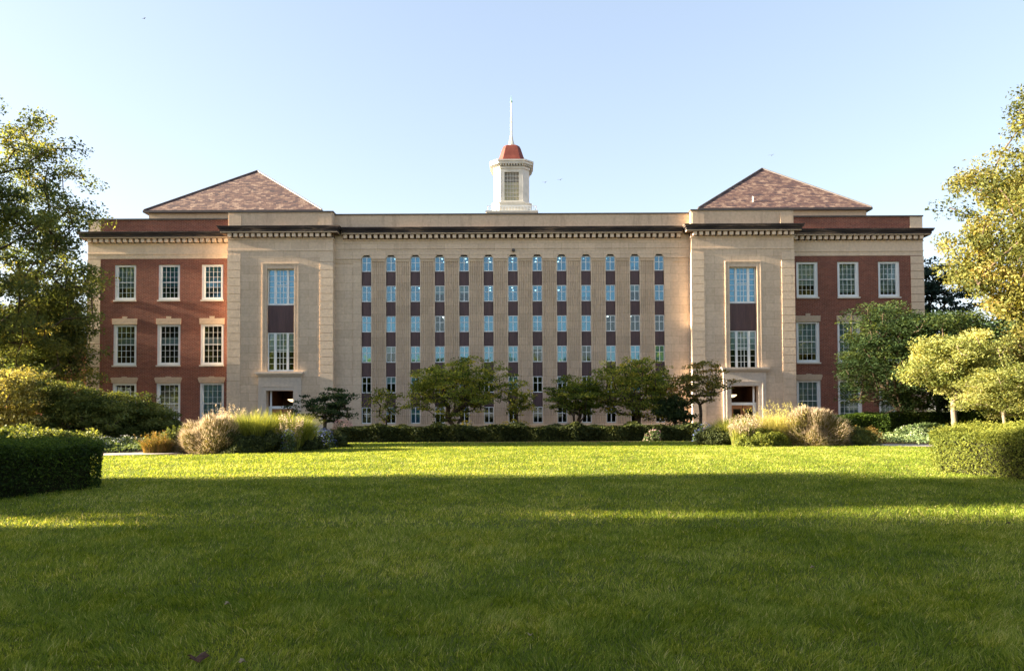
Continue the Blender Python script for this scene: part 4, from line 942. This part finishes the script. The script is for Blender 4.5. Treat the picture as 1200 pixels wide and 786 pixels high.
# ================================================================== RIGHT
tree('shade_tree', 'large golden sunlit maple tree at the right edge', 'tree', (at(1300,40),40,0), ht(96,40), 3.2, (7.0,6.4), leafmat='gold', ncl=950, per=230, cl_r=.85, cl_flat=.62, leaf=.088, trunk_r=.5, seed=111, inner=.4, amp=.3, tbase=.5, cz=10.0, rz=9.9, off=(.1,0))
tree('japanese_maple', 'dark green layered maple tree before the right brick wing', 'tree', (at(1064,42),42,0), ht(352,42), 1.9, (4.0,3.2), leafmat='dark', ncl=430, per=190, cl_r=.66, cl_flat=.42, leaf=.06, trunk_r=.3, seed=112, stems=3, inner=.3, amp=.2, off=(-.25,0), cz=4.6, rz=3.3, up=.9, tbase=.5)
tree('japanese_maple', 'pale yellow sunlit layered maple tree in front of the dark one', 'tree', (at(1118,38),38,0), ht(386,38), 2.0, (2.75,2.2), leafmat='pale', ncl=200, per=190, cl_r=.55, cl_flat=.5, leaf=.055, trunk_r=.14, seed=113, bark='bark_pale', inner=.3, amp=.2, off=(.1,0), cz=3.75, rz=1.9, up=.6)
tree('japanese_maple', 'small pale yellow maple tree right behind the right hedge', 'tree', (at(1176,33),33,0), ht(432,33), 1.3, (2.0,1.5), leafmat='pale', ncl=140, per=170, cl_r=.45, cl_flat=.34, leaf=.045, trunk_r=.07, seed=114, bark='bark_pale', inner=.3, amp=.2, cz=2.35, rz=1.15, up=.9)
tree('spruce', 'dark conifer rising behind the right end of the library', 'tree', (at(1100,66),66,0), ht(316,66), 2.5, (3.3,2.6), leafmat='conifer', ncl=300, per=80, cl_r=.7, cl_flat=.4, leaf=.13, trunk_r=.25, seed=115, inner=.3, cz=8.2, rz=6.6)
tree('background_tree', 'dense dark tree standing behind the pale maples at the right', 'tree', (at(1150,58),58,0), 9.0, 1.0, (4.6,3.0), leafmat='dark', ncl=300, per=75, cl_r=.9, cl_flat=.6, leaf=.14, trunk_r=.3, seed=116, inner=.2, cz=4.6, rz=4.4)
tree('background_tree', 'dark leafy tree at the far right edge behind the golden maple', 'tree', (at(1225,54),54,0), 9.0, 1.0, (4.6,3.0), leafmat='dark', ncl=300, per=75, cl_r=.9, cl_flat=.6, leaf=.14, trunk_r=.3, seed=117, inner=.2, cz=4.6, rz=4.4)
hedge_poly('hedge', 'rounded dark green hedge under the dark maple, left of its trunk', [(17.2,38.6),(19.6,38.4),(19.8,40.4),(17.4,40.4)], lambda x,y: 1.28+0*x-.25*np.abs(x-18.6)**2*.3, 14000, 'yew', .05, 121, bump=.08)
hedge_poly('hedge', 'long clipped green hedge behind the maple trunks at the right', [(20.4,41.6),(33,41.6),(33,43.2),(20.4,43.2)], lambda x,y: 1.35+.03*np.sin(x*2), 40000, 'yew', .05, 122, bump=.06)
mound('shrub', 'low green shrub between the two maple trunks at the right', (at(1085,37),37,0), (1.6,.8), .8, 8000, 'cover', .05, 123)
# ================================================================== trees outside the frame on the left that shade the near lawn
for i,(x,y,h,r,cz,rz,n) in enumerate(((-27,14.1,13,(4.5,3.35),7.6,5.6,400),(-29,7.0,12.5,(4.5,3.4),7.3,5.4,360),(-27,1.6,13,(4.5,4.2),7.6,5.6,380),(-28,-5.5,13,(4.5,4.5),7.6,5.6,300))):
    lab = ['farthest','second','third','nearest the photographer,'][i]
    tree('shade_tree', ['dense round tree left of the lawn, opposite the left hedge','dense round tree left of the lawn just south of the hedge','dense tree left of where the photographer stands','dense tree behind and left of the photographer'][i], 'tree', (x,y,0), h, 2.0, r, leafmat='big', ncl=n, per=60, cl_r=.8, cl_flat=.7, leaf=.2, trunk_r=.35, seed=131+i, inner=.15, cz=cz, rz=rz, amp=.12)
tree('shade_tree', 'slim tree beyond the left edge, level with the far end of the lawn', 'tree', (-29,33.9,0), 12.5, 5.5, (3.6,2.0), leafmat='big', ncl=420, per=80, cl_r=.6, cl_flat=.8, leaf=.18, trunk_r=.25, seed=139, inner=.15, cz=9.2, rz=3.4, amp=.12)
for i,(x,y,lab) in enumerate(((27,10,'unseen dense tree added to cut sky light, right of the lawn, opposite the right hedge'),(25,2,'unseen dense tree added to cut sky light, right of where the photographer stands'))):  # unseen trees added on the right to cut sky light on the near lawn
    tree('shade_tree', lab, 'tree', (x,y,0), 14, 2.0, (5.5,5.5), leafmat='row', ncl=260, per=50, cl_r=1.1, cl_flat=.7, leaf=.28, trunk_r=.35, seed=141+i, inner=.15, cz=8, rz=6, amp=.12)
for i in range(9):
    x = -64+i*16; lab = ['far tree %s behind the photographer' % w for w in ('leftmost of the row','second from the left','third from the left','fourth from the left','in the middle of the row','fourth from the right','third from the right','second from the right','rightmost of the row')][i]
    tree('background_tree', lab, 'tree', (x,-48,0), 12.5+1.5*math.sin(i*2.3), 2.0, (8.5,5), leafmat='row', ncl=200, per=45, cl_r=1.8, cl_flat=.8, leaf=.5, trunk_r=.4, seed=161+i, inner=.1, cz=6.5, rz=5.8, amp=.15, group='row of trees far behind the photographer')
# ================================================================== BIRDS
def bird(px, py, Y, span, label):
    p = Vector((at(px,Y), Y, ht(py,Y))); mb = MB(); s = span/2
    mb.lathe(0,0,[(.01,-.16*s*2),(.05*s*2,-.05*s*2),(.055*s*2,.05*s*2),(.02*s*2,.15*s*2),(.005,.2*s*2)],8)
    mb.v = [(z,y,x) for x,y,z in mb.v]
    for sg in (-1,1):
        b = len(mb.v); mb.v += [(.10*s,sg*.06*s,.0),(-.14*s,sg*.06*s,.0),(-.1*s,sg*.55*s,.22*s),(.14*s,sg*.5*s,.24*s),(-.16*s,sg*1.0*s,.08*s)]
        mb.v += [(x,y,z+.02*s) for x,y,z in mb.v[b:b+5]]
        mb.f += [(b,b+3,b+2,b+1),(b+2,b+3,b+4),(b+5,b+6,b+7,b+8),(b+7,b+9,b+8),(b,b+5,b+8,b+3),(b+3,b+8,b+9,b+4),(b+4,b+9,b+7,b+2),(b+2,b+7,b+6,b+1)]
    o = link('bird', mb.mesh('bird', M['coping'])); o.location = p; o.rotation_euler = (0,0,R(60)); return tag(o, label, 'bird', None)
bird(165,14,60,.5,'small dark bird high in the sky at the upper left')
bird(908,181,60,.55,'small dark bird above the right hipped roof')
bird(640,212,60,.5,'left one of two birds just right of the cupola'); bird(658,209,60,.5,'right one of two birds just right of the cupola')
# ================================================================== LIGHT, SKY, CAMERA
EL, AZ = R(16), R(1.1)
W = bpy.data.worlds.new('World'); S.world = W; W.use_nodes = True; nt = W.node_tree; nt.nodes.clear()
sk = nt.nodes.new('ShaderNodeTexSky'); sk.sky_type = 'NISHITA'; sk.sun_disc = False; sk.sun_elevation = EL; sk.sun_rotation = R(-90)-AZ
sk.air_density = 1.0; sk.dust_density = 1.0; sk.ozone_density = 2.6; sk.altitude = 100
bg = nt.nodes.new('ShaderNodeBackground'); bg.inputs['Strength'].default_value = .075; ow = nt.nodes.new('ShaderNodeOutputWorld')
hs = nt.nodes.new('ShaderNodeHueSaturation'); hs.inputs['Saturation'].default_value = 1.0; gm = nt.nodes.new('ShaderNodeGamma'); gm.inputs['Gamma'].default_value = .62
tm = nt.nodes.new('ShaderNodeMix'); tm.data_type = 'RGBA'; tm.blend_type = 'MULTIPLY'; tm.inputs[0].default_value = 1; tm.inputs[7].default_value = (1.06,.955,.92,1)
nt.links.new(sk.outputs[0], hs.inputs['Color']); nt.links.new(hs.outputs[0], gm.inputs['Color']); nt.links.new(gm.outputs[0], tm.inputs[6]); nt.links.new(tm.outputs[2], bg.inputs['Color']); nt.links.new(bg.outputs[0], ow.inputs['Surface'])
ld = bpy.data.lights.new('sun','SUN'); ld.energy = 5; ld.angle = R(1.2); ld.color = (1,.86,.64)
lo = bpy.data.objects.new('sun', ld); COL.objects.link(lo)
sv = Vector((-math.cos(EL)*math.cos(AZ), -math.cos(EL)*math.sin(AZ), math.sin(EL))); lo.rotation_euler = sv.to_track_quat('Z','Y').to_euler(); lo.location = (-20,-10,30)
cd = bpy.data.cameras.new('camera'); cam = bpy.data.objects.new('camera', cd); COL.objects.link(cam); S.camera = cam
cd.sensor_width = 36; cd.lens = 36*FX/1200; cd.clip_end = 2000; cd.clip_start = .05
PITCHA = R(1.5); cam.location = (0,0,1.6)
cam.rotation_euler = (Matrix.Rotation(R(90)+PITCHA, 3, 'X') @ Matrix.Rotation(R(-.25), 3, 'Z')).to_euler()
cd.shift_y = (87-FX*math.tan(PITCHA))/1200
S.view_settings.view_transform = 'Standard'; S.view_settings.look = 'None'; S.view_settings.exposure = 3.06; S.view_settings.gamma = 1
S.render.engine = 'CYCLES'; S.cycles.max_bounces = 6; S.cycles.diffuse_bounces = 3; S.cycles.transparent_max_bounces = 8
S.cycles.use_denoising = True
